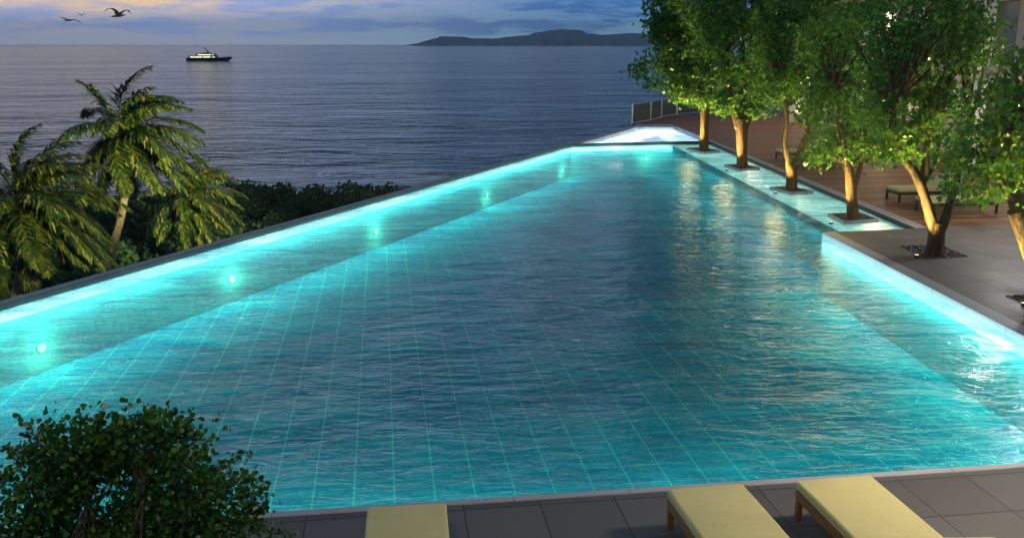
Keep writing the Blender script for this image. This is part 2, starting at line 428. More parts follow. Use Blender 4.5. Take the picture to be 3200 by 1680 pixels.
def hills():
    d0 = 9000.
    prof = [(1290, 0), (1330, 8), (1360, 17), (1385, 23), (1430, 22), (1490, 17), (1545, 16), (1600, 22), (1645, 26), (1680, 35), (1720, 41), (1765, 44), (1800, 42), (1840, 32), (1875, 27), (1910, 29), (1970, 33), (2050, 30), (2140, 24), (2300, 12), (2450, 0)]
    k = d0 / 2970.
    rnd = random.Random(3)
    X = []; Hh = []
    for i in range(len(prof) - 1):
        (a, ha), (b, hb) = prof[i], prof[i + 1]
        for j in range(8):
            t = j / 8
            X.append((a + (b - a) * t - 1600) * k); Hh.append((ha + (hb - ha) * (3 * t * t - 2 * t ** 3)) * k + (rnd.random() - .5) * 4)
    mb = MB(); cols = len(X); rows = [(-1.0, 0), (-.7, .42), (-.45, .72), (-.2, .93), (0, 1), (.4, .8), (1.0, 0)]
    vs = []; fs = []
    for r, (dy, hh) in enumerate(rows):
        for i in range(cols):
            h = Hh[i]
            vs.append((X[i] * (1 + dy * .03), d0 + dy * 900 + 120 * math.sin(i * .5), ZS - 1 + (max(h, 0) + 17) * hh * (1 + .07 * math.sin(i * .9 + r * 2) * (hh < .99)) ))
    for r in range(len(rows) - 1):
        for i in range(cols - 1):
            a = r * cols + i
            fs.append((a, a + 1, a + cols + 1, a + cols))
    mb.add(vs, fs)
    tag(mb.build('hills', M['hill'], smooth=True), kind='structure')
hills()

def terr_z(x, y):
    s = min(1, max(0, (y - 12) / 98.0))
    return -7.5 - 9.4 * s ** .8 + .5 * math.sin(x * .15) * math.cos(y * .11)
tm = MB(); nx, ny = 60, 44; vs = []; fs = []
for j in range(ny):
    for i in range(nx):
        x = -150 + 300 * i / (nx - 1); y = -30 + 165 * j / (ny - 1)
        vs.append((x, y, terr_z(x, y) - (0 if y < 105 else (y - 105) * .1)))
for j in range(ny - 1):
    for i in range(nx - 1):
        a = j * nx + i; fs.append((a, a + 1, a + nx + 1, a + nx))
tm.add(vs, fs)
tag(tm.build('terrain', M['soil'], smooth=True), kind='structure')

hb = MB(); hb.box(-11500, 11500, -80, 15500, ZS - 6, 330)
hm = N('haze'); pv = hm.n('ShaderNodeVolumePrincipled', i={'Color': (.80, .92, 1.0), 'Density': 7.5e-5, 'Anisotropy': .2})
ho = hm.n('ShaderNodeOutputMaterial'); hm.t.links.new(pv.outputs[0], ho.inputs[1])
tag(hb.build('haze', hm.m), kind='stuff')

# ------------------------------------------------------------------ pool geometry
WZ = -.12; FZ = -1.50; LZ = -.18
def isect(a, b, c, d):
    a, b, c, d = [Vector(v[:2]) for v in (a, b, c, d)]
    r, s = b - a, d - c
    t = ((c - a).x * s.y - (c - a).y * s.x) / (r.x * s.y - r.y * s.x)
    return Vector((*(a + r * t), 0))
def ext(a, b, t):                       # point a + (b-a)*t
    return a + (b - a) * t
# left edge (inner top line of coping), from behind the frame to the far apex
La, Lb = P(0, 950), P(1500, 530.5)
Ld = (Lb - La).normalized(); Ln = Vector((-Ld.y, Ld.x, 0))             # outward normal (to the sea)
if Ln.x > 0: Ln = -Ln
NEa, NEb = P(870, 1600), P(3200, 1447)                                 # near edge, pool side of coping
NEa2, NEb2 = NEa, NEb
nd = (NEb - NEa).normalized()
near_left = isect(La, Lb, NEa, NEb)
# far pool (upper) and divider
Dv0, Dv1 = P(1745, 452), P(2232, 441)
U_fl, U_fr = P(1993, 397), P(2113.6, 396.5)                            # inner far corners of upper pool
R_in0 = P(2300, 477)                                                   # ledge coping inner top line
R_in1 = P(2861, 713)
Rd = (R_in1 - R_in0).normalized()
div_l = isect(La, Lb, Dv0, Dv1); div_r = isect(R_in0, R_in1, Dv0, Dv1)
PC = P(2571, 726)                                                      # platform corner
PR = P(3200, 1049)                                                     # along platform edge
PB = P(2900, 712)                                                      # platform back edge
plat_near = isect(PC, PR, NEa, NEb)
led_end = isect(R_in0, R_in1, PC, PB)
Lk0, Lk1 = P(2101, 455, LZ), P(2608, 716, LZ)                          # ledge step line
led_far = isect(Lk0, Lk1, Dv0, Dv1); led_near = isect(Lk0, Lk1, PC, PB)
print('near_left', near_left, 'PC', PC, 'plat_near', plat_near, 'div', div_l, div_r, 'far', U_fl, U_fr, 'led', led_far, led_near, led_end)
pool_poly = [near_left, plat_near, PC, led_end, div_r, div_l]
deep_poly = [near_left, plat_near, PC, led_near, led_far, div_l]
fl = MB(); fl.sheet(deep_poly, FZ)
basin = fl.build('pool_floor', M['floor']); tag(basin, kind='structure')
def inw(a, b, c):                       # shift a wall 5 mm towards the water so it stands proud of the coping behind it
    n = Vector((-(b - a).y, (b - a).x, 0)).normalized() * .005
    if n.dot(c - a) < 0: n = -n
    return a + n, b + n
pc_in = (near_left + div_l + PC + led_near) / 4; lc_in = (led_near + led_end + div_r + led_far) / 4
wl = MB(); bd = MB()
for a, b in ((near_left, div_l), (div_l, led_far), (near_left, plat_near), (plat_near, PC), (PC, led_near)):
    a, b = inw(a, b, pc_in); wl.wall(a, b, FZ, WZ - .22)
tag(wl.build('pool_wall', M['wallt']), kind='structure')
# dark coping face above water, white band below it
bdw = MB(); bdf = MB(); bdp = MB()
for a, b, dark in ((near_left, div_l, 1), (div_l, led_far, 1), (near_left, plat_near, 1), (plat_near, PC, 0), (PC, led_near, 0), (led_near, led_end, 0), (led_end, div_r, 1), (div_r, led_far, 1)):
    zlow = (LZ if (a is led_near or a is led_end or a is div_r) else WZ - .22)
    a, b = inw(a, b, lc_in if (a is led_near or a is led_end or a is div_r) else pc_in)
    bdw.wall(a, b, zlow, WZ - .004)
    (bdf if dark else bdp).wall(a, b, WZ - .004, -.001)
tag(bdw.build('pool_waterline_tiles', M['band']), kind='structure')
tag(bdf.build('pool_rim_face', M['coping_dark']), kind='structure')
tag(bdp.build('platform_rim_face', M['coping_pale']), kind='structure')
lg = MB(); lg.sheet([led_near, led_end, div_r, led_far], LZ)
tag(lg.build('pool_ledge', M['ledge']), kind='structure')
st_ = MB(); st_.wall(led_near, led_far, LZ - .30, LZ)
tag(st_.build('pool_ledge_step', M['step']), kind='structure')
sw = MB(); sw.wall(led_near, led_far, FZ, LZ - .30)
tag(sw.build('pool_ledge_wall', M['wallt']), kind='structure')
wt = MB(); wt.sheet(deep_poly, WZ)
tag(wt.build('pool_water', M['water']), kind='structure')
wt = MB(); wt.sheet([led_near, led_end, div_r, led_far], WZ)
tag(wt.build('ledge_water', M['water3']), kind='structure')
# upper pool
dvn = Vector((-(div_r - div_l).y, (div_r - div_l).x, 0)).normalized()
if dvn.y < 0: dvn = -dvn
dt = .16
dl2 = isect(La, Lb, div_l + dvn * dt, div_r + dvn * dt)
U_rd = isect(U_fr, P(2226, 441.5), div_l + dvn * dt, div_r + dvn * dt)
U_ld = isect(P(1816.5, 447), U_fl, div_l + dvn * dt, div_r + dvn * dt)
up_poly = [U_ld, U_rd, U_fr, U_fl]
UF = -.13
m_ = MB(); m_.sheet(up_poly, UF)
upc = sum(up_poly, Vector()) / 4
for i in range(4): m_.wall(*inw(up_poly[i], up_poly[(i + 1) % 4], upc), UF, -.012)
tag(m_.build('upper_pool_basin', M['white']), kind='structure')
m_ = MB(); m_.sheet(up_poly, -.03)
tag(m_.build('upper_pool_water', M['water2']), kind='structure')
m_ = MB(); m_.prism([div_l, div_r, isect(R_in0, R_in1, div_l + dvn * dt, div_r + dvn * dt), dl2], -.30, .012)
# solid fill under / beside the divider
tag(m_.build('pool_divider', M['coping_dark']), kind='structure')

# copings -------------------------------------------------------
cw = .20
cp = MB()
far_l = isect(La, Lb, P(1985, 390), P(2126, 389.5))
Uo_l = isect(La + Ln * cw, Lb + Ln * cw, P(1970, 389), P(2126, 389.5))
near_lo = isect(La + Ln * cw, Lb + Ln * cw, NEa - nd * 0, NEb)
# main left run
cp.prism([near_left - Ld * 3, div_l, div_l + Ln * cw, near_left + Ln * cw - Ld * 3], -.6, .0)
tag(cp.build('left_coping', M['coping'], bevel=.012), kind='structure')
cpu = MB(); cpu.prism([div_l, U_ld, U_fl, far_l if far_l.y > U_fl.y else U_fl, Uo_l, div_l + Ln * cw], -.6, .022)
tag(cpu.build('upper_pool_left_coping', M['coping']), kind='structure')
R_o0, R_o1 = P(2300, 469.5), P(2900, 712)
Uo_r = isect(R_o0, R_o1, P(1970, 389), P(2126, 389.5))
rz_end = isect(R_o0, R_o1, PC, PB)
cpf = MB(); cpf.prism([U_fl, U_fr, Uo_r, Uo_l], -.5, .018)
tag(cpf.build('upper_pool_far_coping', M['coping']), kind='structure')
cpr = MB(); cpr.prism([U_fr, U_rd, isect(R_in0, R_in1, div_l + dvn * dt, div_r + dvn * dt), isect(R_o0, R_o1, div_l + dvn * dt, div_r + dvn * dt), Uo_r], -.5, .015)
tag(cpr.build('upper_pool_right_coping', M['coping']), kind='structure')
cpl = MB(); cpl.prism([isect(R_in0, R_in1, div_l + dvn * dt, div_r + dvn * dt), led_end, rz_end, isect(R_o0, R_o1, div_l + dvn * dt, div_r + dvn * dt)], -.5, .01)
tag(cpl.build('ledge_coping', M['coping'], bevel=.008), kind='structure')
# platform: pale edge, coping strip and tiles
pd = (PR - PC).normalized(); pn = Vector((pd.y, -pd.x, 0))
if pn.x < 0: pn = -pn
FR = 60.0
m_ = MB(); m_.prism([PC, plat_near, plat_near + pn * .32, isect(PC + pn * .32, PR + pn * .32, PC, PB)], -.5, .004)
tag(m_.build('platform_coping', M['coping'], bevel=.006), kind='structure')
pb = (PB - PC).normalized()
tp = MB()
nn = Vector((nd.y, -nd.x, 0))
if nn.y > 0: nn = -nn
nc = .10
pb_far = PC + pb * FR
pc2 = isect(PC + pn * .32, PR + pn * .32, PC, PB)
tp.sheet([pc2, pb_far, plat_near + nd * FR, plat_near + pn * .32], 0.0)
# near terrace
pno = plat_near + pn * .32
tp.sheet([near_left + nn * nc - nd * 4, near_left + nn * nc + nd * (plat_near - near_left).length + nd * FR, near_left + nn * 14 + nd * ((plat_near - near_left).length + FR), near_left + nn * 14 - nd * 4], 0.0)
tp.sheet([plat_near + nd * .05, plat_near + nd * FR, plat_near + nd * FR + nn * nc, plat_near + nn * nc + nd * .05], -.002)
tag(tp.build('stone_terrace', M['tiles']), kind='structure')
m_ = MB(); m_.prism([near_left - nd * .05, plat_near + nd * .35, plat_near + nn * nc + nd * .35, near_left + nn * nc - nd * .05], -.4, .012)
tag(m_.build('near_coping', M['coping'], bevel=.006), kind='structure')
# wood deck with curved seaward edge
dk = [rz_end, Uo_r, Uo_l]
curve = [P(1975, 386), P(2026, 377.5), P(2081, 363), P(2150, 354), P(2221, 349.5), P(2330, 345), P(2450, 342), P(2650, 340)]
dk2 = MB(); dk2.sheet([Uo_l] + curve + [P(2650, 340) + Vector((60, 0, 0)), pb_far, PB, rz_end, Uo_r], -.006)
tag(dk2.build('wood_deck', M['wood']), kind='structure')
# retaining walls
rw = MB()
a0 = near_left + Ln * (cw - .03) - Ld * 3
rw.wall(a0, Uo_l + Ld * 0.0 - Ln * .03, -12, -.4)
for i in range(len(curve) - 1): rw.wall(curve[i], curve[i + 1], -12, -.006)
rw.wall(a0, a0 + nn * 20, -12, -.02)
rwo = rw.build('retaining_wall', M['concrete'])
tag(rwo, 'dark concrete retaining wall holding up the pool and deck above the jungle', 'wall')

# ------------------------------------------------------------------ pool lights
CY = (.52, 1.0, .86)
def pool_light(pos, normal, label, W=150., grp='underwater lights on the pool walls', r=.085, col=CY):
    n_ = Vector(normal).normalized()
    e = empty('pool_light', pos + n_ * .004)
    e.rotation_euler = n_.to_track_quat('Z', 'Y').to_euler()
    tag(e, label, 'pool light', grp)
    b = MB(); b.tube([(0, 0, 0), (0, 0, .03), (0, 0, .035)], [r * 1.25, r * 1.25, r * 1.1], 20); b.build('bezel', M['bezel'], e, True)
    b = MB(); b.tube([(0, 0, .036), (0, 0, .045)], [r, r * .85], 20); b.build('lens', M['lens'], e, True)
    point('pool_glow', pos + n_ * .35, W * .26, (.60, 1.0, .60), .12)
def on_wall(x, y, a, b):
    d = ray(x, y); o = Vector((0, 0, HC)); n = Vector((-(b - a).y, (b - a).x, 0))
    t = (Vector((a.x, a.y, 0)) - o).dot(n) / d.dot(n)
    return o + d * t
names = ['nearest the left margin', 'second from the left margin', 'third from the left margin', 'fourth from the left margin', 'closest to the divider']
for k, (x, y) in enumerate([(127, 1086), (722, 872), (1172, 724), (1519, 610), (1756, 531)]):
    p = on_wall(x, y, near_left, div_l); p.z = max(-1.1, min(-.7, p.z))
    pool_light(p, -Ln, 'glowing round underwater light on the left pool wall, ' + names[k], 70)
for t in (.5,):
    pass
p = on_wall(2019, 482, div_l, div_r); p.z = -.75
pool_light(p, -dvn, 'glowing round underwater light on the far wall below the dark divider bar', 80)
# strips added along the walls without fixtures, and near-wall lamps hidden by the coping
L_ = (near_left - div_l).length
def strip(name, a, b, off, z, W, col, wd=.3, aim=None):
    c = (a + b) / 2 + off; L = (b - a).length
    d = bpy.data.lights.new(name, 'AREA'); d.shape = 'RECTANGLE'; d.size = L; d.size_y = wd; d.energy = W * L; d.color = col
    o = bpy.data.objects.new(name, d); C.objects.link(o)
    x = (b - a).normalized(); zt = -(aim if aim is not None else Vector((0, 0, -1))).normalized(); zt = (zt - x * zt.dot(x)).normalized(); y = zt.cross(x)
    o.matrix_world = Matrix.Translation((c.x, c.y, z)) @ Matrix((x, y, zt)).transposed().to_4x4()
    return o
ln = Vector((-(led_far - led_near).y, (led_far - led_near).x, 0)).normalized()
if ln.x > 0: ln = -ln
LC = (.86, 1.0, .94)
zs = WZ - .10
strip('rim_face_fill', PC, plat_near, -pn * .3, WZ + .05, .28, (1, .97, .95), .04, pn + Vector((0, 0, .1)))  # added to brighten the platform rim face, no fixture
strip('rim_light', near_left, div_l, -Ln * .24, zs, 4.6, LC, .05, Ln + Vector((0, 0, -.5)))
strip('rim_light', div_l, led_far, -dvn * .24, zs, 6.0, LC, .05, dvn + Vector((0, 0, -.5)))
strip('rim_light', PC, plat_near, -pn * .24, zs, 4, LC, .05, pn + Vector((0, 0, -.5)))
strip('rim_light', near_left, plat_near, -nn * .3, zs, 26, (.45, 1, .90), .08, -nn + Vector((0, 0, -.9)))
strip('wall_wash', near_left, div_l, -Ln * .1, zs, 21, (.30, .95, .84), .08, -Ln + Vector((0, 0, -1.0)))
strip('wall_wash', PC, plat_near, -pn * .1, zs, 15, (.30, .98, .78), .08, -pn + Vector((0, 0, -1.0)))
strip('wall_wash', led_near, led_far, ln * .1, -.3, 8, (.35, .95, .95), .08, ln + Vector((0, 0, -1.0)))
for k in range(7):
    q = near_left + (plat_near - near_left) * ((k + .5) / 7); 
    point('pool_lamp', (q.x - nn.x * .5, q.y - nn.y * .9, -.85), 40, (.38, .95, .95), .12)
for k, t in enumerate((.12, .37, .62, .87)):
    q = led_near + (led_far - led_near) * t
    spot('pool_lamp', (q.x + ln.x * .1, q.y + ln.y * .1, -.7), (q.x + ln.x * 5, q.y + ln.y * 5, -1.2), 30, (.3, .95, .88), 118, .9, .1)
    q2 = q - ln * 1.2
for t in (.1, .4, .7, .95):                       # strip under the ledge coping
    q = led_end + (div_r - led_end) * t; 
    pass
a_, b_ = (led_near + led_end) / 2, (led_far + div_r) / 2
strip('ledge_fill', a_ + (b_ - a_) * .02, b_, Vector((0, 0, 0)), WZ - .012, 8, (.66, 1, .86), 1.7)  # added panel below the surface, facing down, to brighten the ledge evenly
uc = (U_fl + U_fr + U_ld + U_rd) / 4
for q in (U_fl * .7 + uc * .3, U_rd * .7 + uc * .3, U_ld * .7 + uc * .3, U_fr * .7 + uc * .3, uc):
    pass
um0, um1 = (U_ld + U_rd) / 2, (U_fl + U_fr) / 2
strip('upper_pool_fill', um0 + (um1 - um0) * .03, um1 - (um1 - um0) * .05, Vector((0, 0, 0)), -.045, 15, (.80, .92, 1), (U_fl - U_fr).length)  # added downlight panels, no fixtures, that brighten the white floor
strip('upper_pool_fill', U_ld * .96 + U_fl * .04, U_fl, -Ln * 1.0, -.05, 24, (.80, .92, 1), 1.7)
strip('upper_pool_fill', U_rd * .96 + U_fr * .04, U_fr, ln * 1.0, -.05, 18, (.80, .92, 1), 1.6)

# ------------------------------------------------------------------ maples
LEAF5 = np.array([(0, -.5), (.16, -.12), (.5, -.18), (.26, .10), (.36, .42), (.0, .5), (-.36, .42), (-.26, .10), (-.5, -.18), (-.16, -.12)])
LEAF6 = np.array([(0, -.5), (.34, -.28), (.46, .08), (.22, .42), (0, .52), (-.22, .42), (-.46, .08), (-.34, -.28)])
def leaves(cent, size, shape, rng, flat=.0, fold=.25, droop=.0):
    n = len(cent); k = len(shape)
    nrm = rng.normal(size=(n, 3)); nrm[:, 2] = nrm[:, 2] * (1 - flat) + flat * 2 * np.abs(rng.normal(size=n))
    nrm /= np.linalg.norm(nrm, axis=1)[:, None]
    t = rng.normal(size=(n, 3)); a = np.cross(nrm, t); a /= np.linalg.norm(a, axis=1)[:, None] + 1e-9; b = np.cross(nrm, a)
    s = size * rng.uniform(.6, 1.25, n)
    sh = shape[None, :, :] * s[:, None, None]
    zz = -fold * np.abs(shape[:, 0])[None, :] * s[:, None]
    return (cent[:, None, :] + sh[:, :, 0:1] * a[:, None, :] + sh[:, :, 1:2] * b[:, None, :] + zz[:, :, None] * nrm[:, None, :]).reshape(-1, 3)
def crown_points(blobs, dist, rng, per_m2, sig, lpc, depth=.9):
    """blobs in survey pixels -> leaf clump centres and leaf centres"""
    s = dist / 2886.; out = []; cl = []
    for (cx, cy, rx, ry) in blobs:
        c = PD(cx, cy, dist + rng.uniform(-.3, .3) * rx * s)
        RX, RY, RZ = rx * s, rx * s * depth, ry * s
        nc = max(6, int(per_m2 * 4 * (RX * RZ + RX * RY + RY * RZ)))
        v = rng.normal(size=(nc, 3)); v /= np.linalg.norm(v, axis=1)[:, None]
        r = rng.uniform(.25, 1.02, nc) ** .45
        pc = np.array(c)[None] + v * r[:, None] * np.array([RX, RY, RZ])[None]
        cl.append(pc)
        for q in pc:
            n_ = int(lpc * rng.uniform(.5, 1.5))
            dirv = rng.normal(size=3); dirv /= np.linalg.norm(dirv)
            off = rng.normal(size=(n_, 3)) * sig * np.array([1, 1, .62]) + dirv[None] * rng.uniform(-1, 1, (n_, 1)) * sig * 1.3
            out.append(q[None] + off)
    return np.concatenate(cl), np.concatenate(out)
def tree(name, base_px, dist_paths, blobs, label, seed, leaf=.12, per=3.2, lpc=17, pathsr=None, zbase=0.0):
    rng = np.random.default_rng(seed); rnd = random.Random(seed)
    B = P(base_px[0], base_px[1], zbase); dist = B.y
    e = empty(name, B)
    tag(e, label, 'tree', 'uplit leafy trees along the pool')
    mb = MB(); tips = []
    for path in dist_paths:
        pts = [PD(x, y, dist + dd) - B for (x, y, r, dd) in path]; s = dist / 2886.
        rs = [r * s for (x, y, r, dd) in path]
        pp, rr = smoothpath(pts, rs, 6)
        mb.tube(pp, rr, 14, .07, rnd.random() * 100)
        tips.append(pts[-1])
    cl, lv = crown_points(blobs, dist, rng, per, (.21 if dist > 20 else .17), lpc)
    B_ = np.array(B); cl = cl - B_; lv = lv - B_
    for q in cl[rng.permutation(len(cl))[:60]]:
        q = Vector(q); s0 = min(tips, key=lambda t: (t - q).length)
        mid = (s0 + q) / 2 + Vector((rnd.uniform(-.2, .2), rnd.uniform(-.2, .2), rnd.uniform(-.1, .25)))
        pp = arc(s0, mid, q, 5); mb.tube(pp, [.05, .042, .034, .026, .018, .008], 6, .05, 1)
    mb.build('trunk', M['bark'], e, True)
    mesh_np('crown', leaves(lv, leaf, LEAF5, rng, .25), 10, M['leaf'], e)
    return e, B, dist
TREES = []
T = [
 ('maple_tree', (2200, 468), [[(2200, 468, 15, 0), (2201, 420, 13, 0), (2202, 360, 12.5, 0), (2206, 320, 13, 0)], [(2204, 330, 10, 0), (2190, 280, 7, 0), (2165, 200, 5, -.3)], [(2204, 330, 10, 0), (2225, 280, 7, .2), (2240, 190, 5, .4)]],
  [(2170, 120, 130, 100), (2185, 240, 120, 75), (2060, 225, 70, 52), (2180, -20, 160, 110), (2095, 70, 70, 70), (2215, 312, 75, 32), (2130, 280, 55, 35)],
  'uplit leafy tree with slim straight trunk in the pool ledge, farthest and nearest the balustrade'),
 ('maple_tree', (2319, 523), [[(2319, 523, 18, 0), (2319, 480, 16, 0), (2319, 430, 17, 0), (2318, 395, 20, 0), (2318, 370, 22, 0)], [(2308, 400, 13, 0), (2295, 350, 11, 0), (2280, 280, 7, 0), (2260, 190, 5, 0)], [(2328, 400, 13, 0), (2342, 350, 11, 0), (2362, 280, 7, 0), (2385, 180, 5, 0)], [(2318, 380, 12, 0), (2320, 330, 9, .2), (2325, 200, 6, .3)]],
  [(2330, 150, 150, 100), (2310, 275, 75, 65), (2290, 20, 160, 110), (2400, 240, 90, 70), (2375, 335, 65, 32), (2430, 60, 130, 110), (2290, 330, 50, 25)],
  'uplit leafy tree whose trunk flares wide at the top, second farthest on the ledge'),
 ('maple_tree', (2474, 592), [[(2474, 592, 19, 0), (2474, 560, 17, 0), (2474, 530, 17, 0), (2474, 516, 14, 0)], [(2468, 530, 12, 0), (2462, 495, 10, 0), (2451, 450, 8, 0), (2456, 400, 7.5, 0), (2458, 340, 6, 0), (2440, 230, 5, 0)], [(2478, 535, 14, 0), (2492, 498, 12, 0), (2508, 455, 10.5, 0), (2522, 415, 9, 0), (2528, 360, 8, 0), (2550, 230, 5, .2)]],
  [(2500, 120, 150, 120), (2490, 265, 90, 65), (2560, 40, 180, 110), (2440, 200, 80, 90), (2570, 260, 90, 80), (2430, 310, 40, 35), (2545, 340, 40, 45)],
  'uplit leafy tree with a V-forked trunk beside the far lounger, third along the ledge'),
 ('maple_tree', (2665, 684), [[(2664, 684, 20, 0), (2664, 640, 17, 0), (2660, 590, 16, 0), (2655, 545, 15, 0), (2650, 515, 13, 0)], [(2668, 600, 8, -.02), (2678, 560, 8, 0), (2688, 520, 7, 0), (2700, 440, 6, 0), (2720, 330, 4, 0)], [(2650, 520, 11, 0), (2640, 470, 8, 0), (2620, 380, 6, 0), (2610, 280, 4, 0)]],
  [(2650, 455, 112, 48), (2625, 350, 105, 80), (2720, 390, 90, 75), (2700, 240, 140, 95), (2552, 450, 30, 62), (2650, 140, 150, 90), (2740, 470, 60, 38), (2560, 310, 50, 60)],
  'uplit leafy tree with a straight orange trunk, last of the ledge trees beside the platform'),
 ('maple_tree', (2925, 797), [[(2922, 800, 31, 0), (2923, 760, 26, 0), (2928, 715, 26, 0), (2930, 695, 22, 0)], [(2918, 720, 19, 0), (2908, 680, 17, 0), (2893, 625, 15.5, 0), (2876, 575, 15, 0), (2852, 530, 14, 0), (2825, 495, 11, 0), (2800, 430, 8, 0), (2790, 330, 5, 0)], [(2938, 718, 18, 0), (2955, 680, 15, 0), (2970, 632, 12, .1), (2990, 570, 10, .2), (3010, 480, 7, .3), (3030, 380, 5, .4)], [(2878, 580, 12, 0), (2890, 530, 12, 0), (2895, 470, 9, 0), (2905, 380, 6, 0)], [(2885, 570, 9, .1), (2915, 520, 8, .1), (2935, 440, 6, .1)]],
  [(2850, 330, 140, 100), (2800, 420, 80, 65), (2935, 395, 80, 85), (2880, 200, 200, 120), (2780, 470, 50, 26), (2980, 110, 140, 105), (2850, 60, 200, 110), (2840, 460, 60, 30)],
  'large uplit tree with a thick V-forked trunk standing in a gravel square on the platform'),
 ('maple_tree', (3275, 945), [[(3278, 950, 38, 0), (3250, 860, 30, 0), (3215, 770, 27, 0), (3190, 705, 26, 0), (3172, 655, 24, 0)], [(3180, 680, 17, 0), (3160, 620, 14, 0), (3130, 570, 10, 0), (3100, 500, 7, 0)], [(3180, 680, 17, 0), (3195, 620, 14, 0), (3205, 540, 11, 0), (3210, 440, 8, 0)], [(3176, 660, 12, 0), (3172, 600, 11, .1), (3150, 500, 8, .1), (3150, 400, 6, 0)]],
  [(3080, 480, 120, 95), (3150, 360, 140, 120), (3035, 575, 80, 42), (3180, 540, 80, 55), (3260, 420, 150, 150), (3190, 240, 100, 85), (3290, 560, 100, 70), (3110, 590, 50, 34), (2985, 520, 45, 50)],
  'nearest uplit tree, leaning trunk at the right margin with bright green low branches'),
]
for i, (nm, bp, paths, blobs, lab) in enumerate(T):
    d = P(*bp).y
    e, B, dist = tree(nm, bp, paths, blobs, lab, 11 + i, leaf=[.165, .155, .14, .12, .112, .10][i], per=[2.6, 2.6, 3, 3.4, 3.8, 5.0][i], lpc=[40, 40, 38, 38, 38, 38][i])
    TREES.append((B, dist))
# planting squares
pits = [([(2145, 462), (2195, 459), (2252, 470), (2202, 475)], 0), ([(2263, 514), (2325, 511), (2376, 524), (2312, 528)], 0), ([(2405, 583), (2470, 579), (2543, 596), (2476, 600)], 0), ([(2587, 665), (2690, 662), (2747, 684), (2636, 690)], 0)]
plabels = ['dark gravel planting square set in the pool ledge round the farthest tree', 'dark gravel planting square in the ledge round the tree with flaring trunk', 'dark gravel planting square in the ledge round the V-forked tree', 'dark gravel planting square in the ledge nearest the platform']
for (c, _), lb in zip(pits, plabels):
    pts = [P(x, y, -.07) for x, y in c]; cen = sum(pts, Vector()) / 4
    e = empty('planter', Vector((cen.x, cen.y, LZ))); tag(e, lb, 'planter', 'gravel planters along the pool ledge')
    k = MB(); rel = [p - cen for p in pts]
    inner = [p * .9 for p in rel]
    for i in range(4):
        j = (i + 1) % 4
        k.prism([rel[i], rel[j], inner[j], inner[i]], 0, .105)
    k.build('rim', M['coping'], e)
    k = MB(); k.sheet(inner, .085); k.build('gravel_bed', M['gravel'], e)
def ground_pit(c, lb):
    pts = [P(x, y, 0) for x, y in c]; cen = sum(pts, Vector()) / 4
    e = empty('planter', cen); tag(e, lb, 'planter', 'gravel squares in the platform paving')
    rel = [p - cen for p in pts]
    k = MB(); inner = [p * .97 for p in rel]
    for i in range(4):
        j = (i + 1) % 4; k.prism([rel[i], rel[j], inner[j], inner[i]], -.03, .008)
    k.build('rim', M['dmetal'], e)
    k = MB(); k.sheet(inner, .004); k.build('gravel_bed', M['gravel'], e)
    rr = random.Random(5); s_ = MB()
    for q in range(420):
        u, v = rr.random(), rr.random()
        p = (inner[0] * (1 - u) + inner[1] * u) * (1 - v) + (inner[3] * (1 - u) + inner[2] * u) * v
        r = rr.uniform(.012, .028)
        s_.tube([p + Vector((0, 0, .004)), p + Vector((0, 0, .004 + r * .7)), p + Vector((0, 0, .004 + r))], [r, r * .85, r * .4], 6, .2, q)
    o = s_.build('pebbles', M['gravel'], e); o['kind'] = 'stuff'
ground_pit([(2812, 769), (2940, 766), (3027, 802), (2892, 810)], 'square of dark pebbles in the platform paving round the thick V-forked tree')
ground_pit([(3141, 925), (3255, 920), (3400, 975), (3262, 982)], 'square of dark pebbles at the right margin round the leaning tree')

# uplights at the feet of the trees
WARM = (1.0, .82, .28)
ulab = ['round the farthest ledge tree', 'round the tree with the flaring trunk', 'round the V-forked ledge tree', 'round the straight orange trunk', 'beside the thick forked trunk on the platform', 'beside the leaning trunk at the right margin']
for i, (B, dist) in enumerate(TREES):
    offx = [-.60, -.60, -.55, -.62, -.52, -.55][i]
    z0 = -.105 if i < 4 else .006
    pos = Vector((B.x + offx, B.y - [.12, .12, .15, .15, .22, .22][i], z0))
    e = empty('ground_spotlight', pos); tag(e, 'small ground spotlight in the gravel ' + ulab[i], 'spotlight', 'ground spotlights at the trees')
    b = MB(); b.cyl((0, 0), .055, 0, .05, 16); b.build('housing', M['dmetal'], e, False)
    b = MB(); b.cyl((0, 0), .04, .051, .056, 16); b.build('lens', M['warmlens'], e, False)
    Wt = [520, 480, 560, 420, 520, 420][i]
    spot('uplight', pos + Vector((0, -.02, .09)), Vector((B.x - .3, B.y - 1.6, 4)), Wt * 3.5, WARM, 96, .8, .04)
    if i < 4: point('crown_fill', pos + Vector((-.25, -1.1, 1.1)), Wt * .07, WARM, .3)  # point fill added in front of the lower crown, no fixture

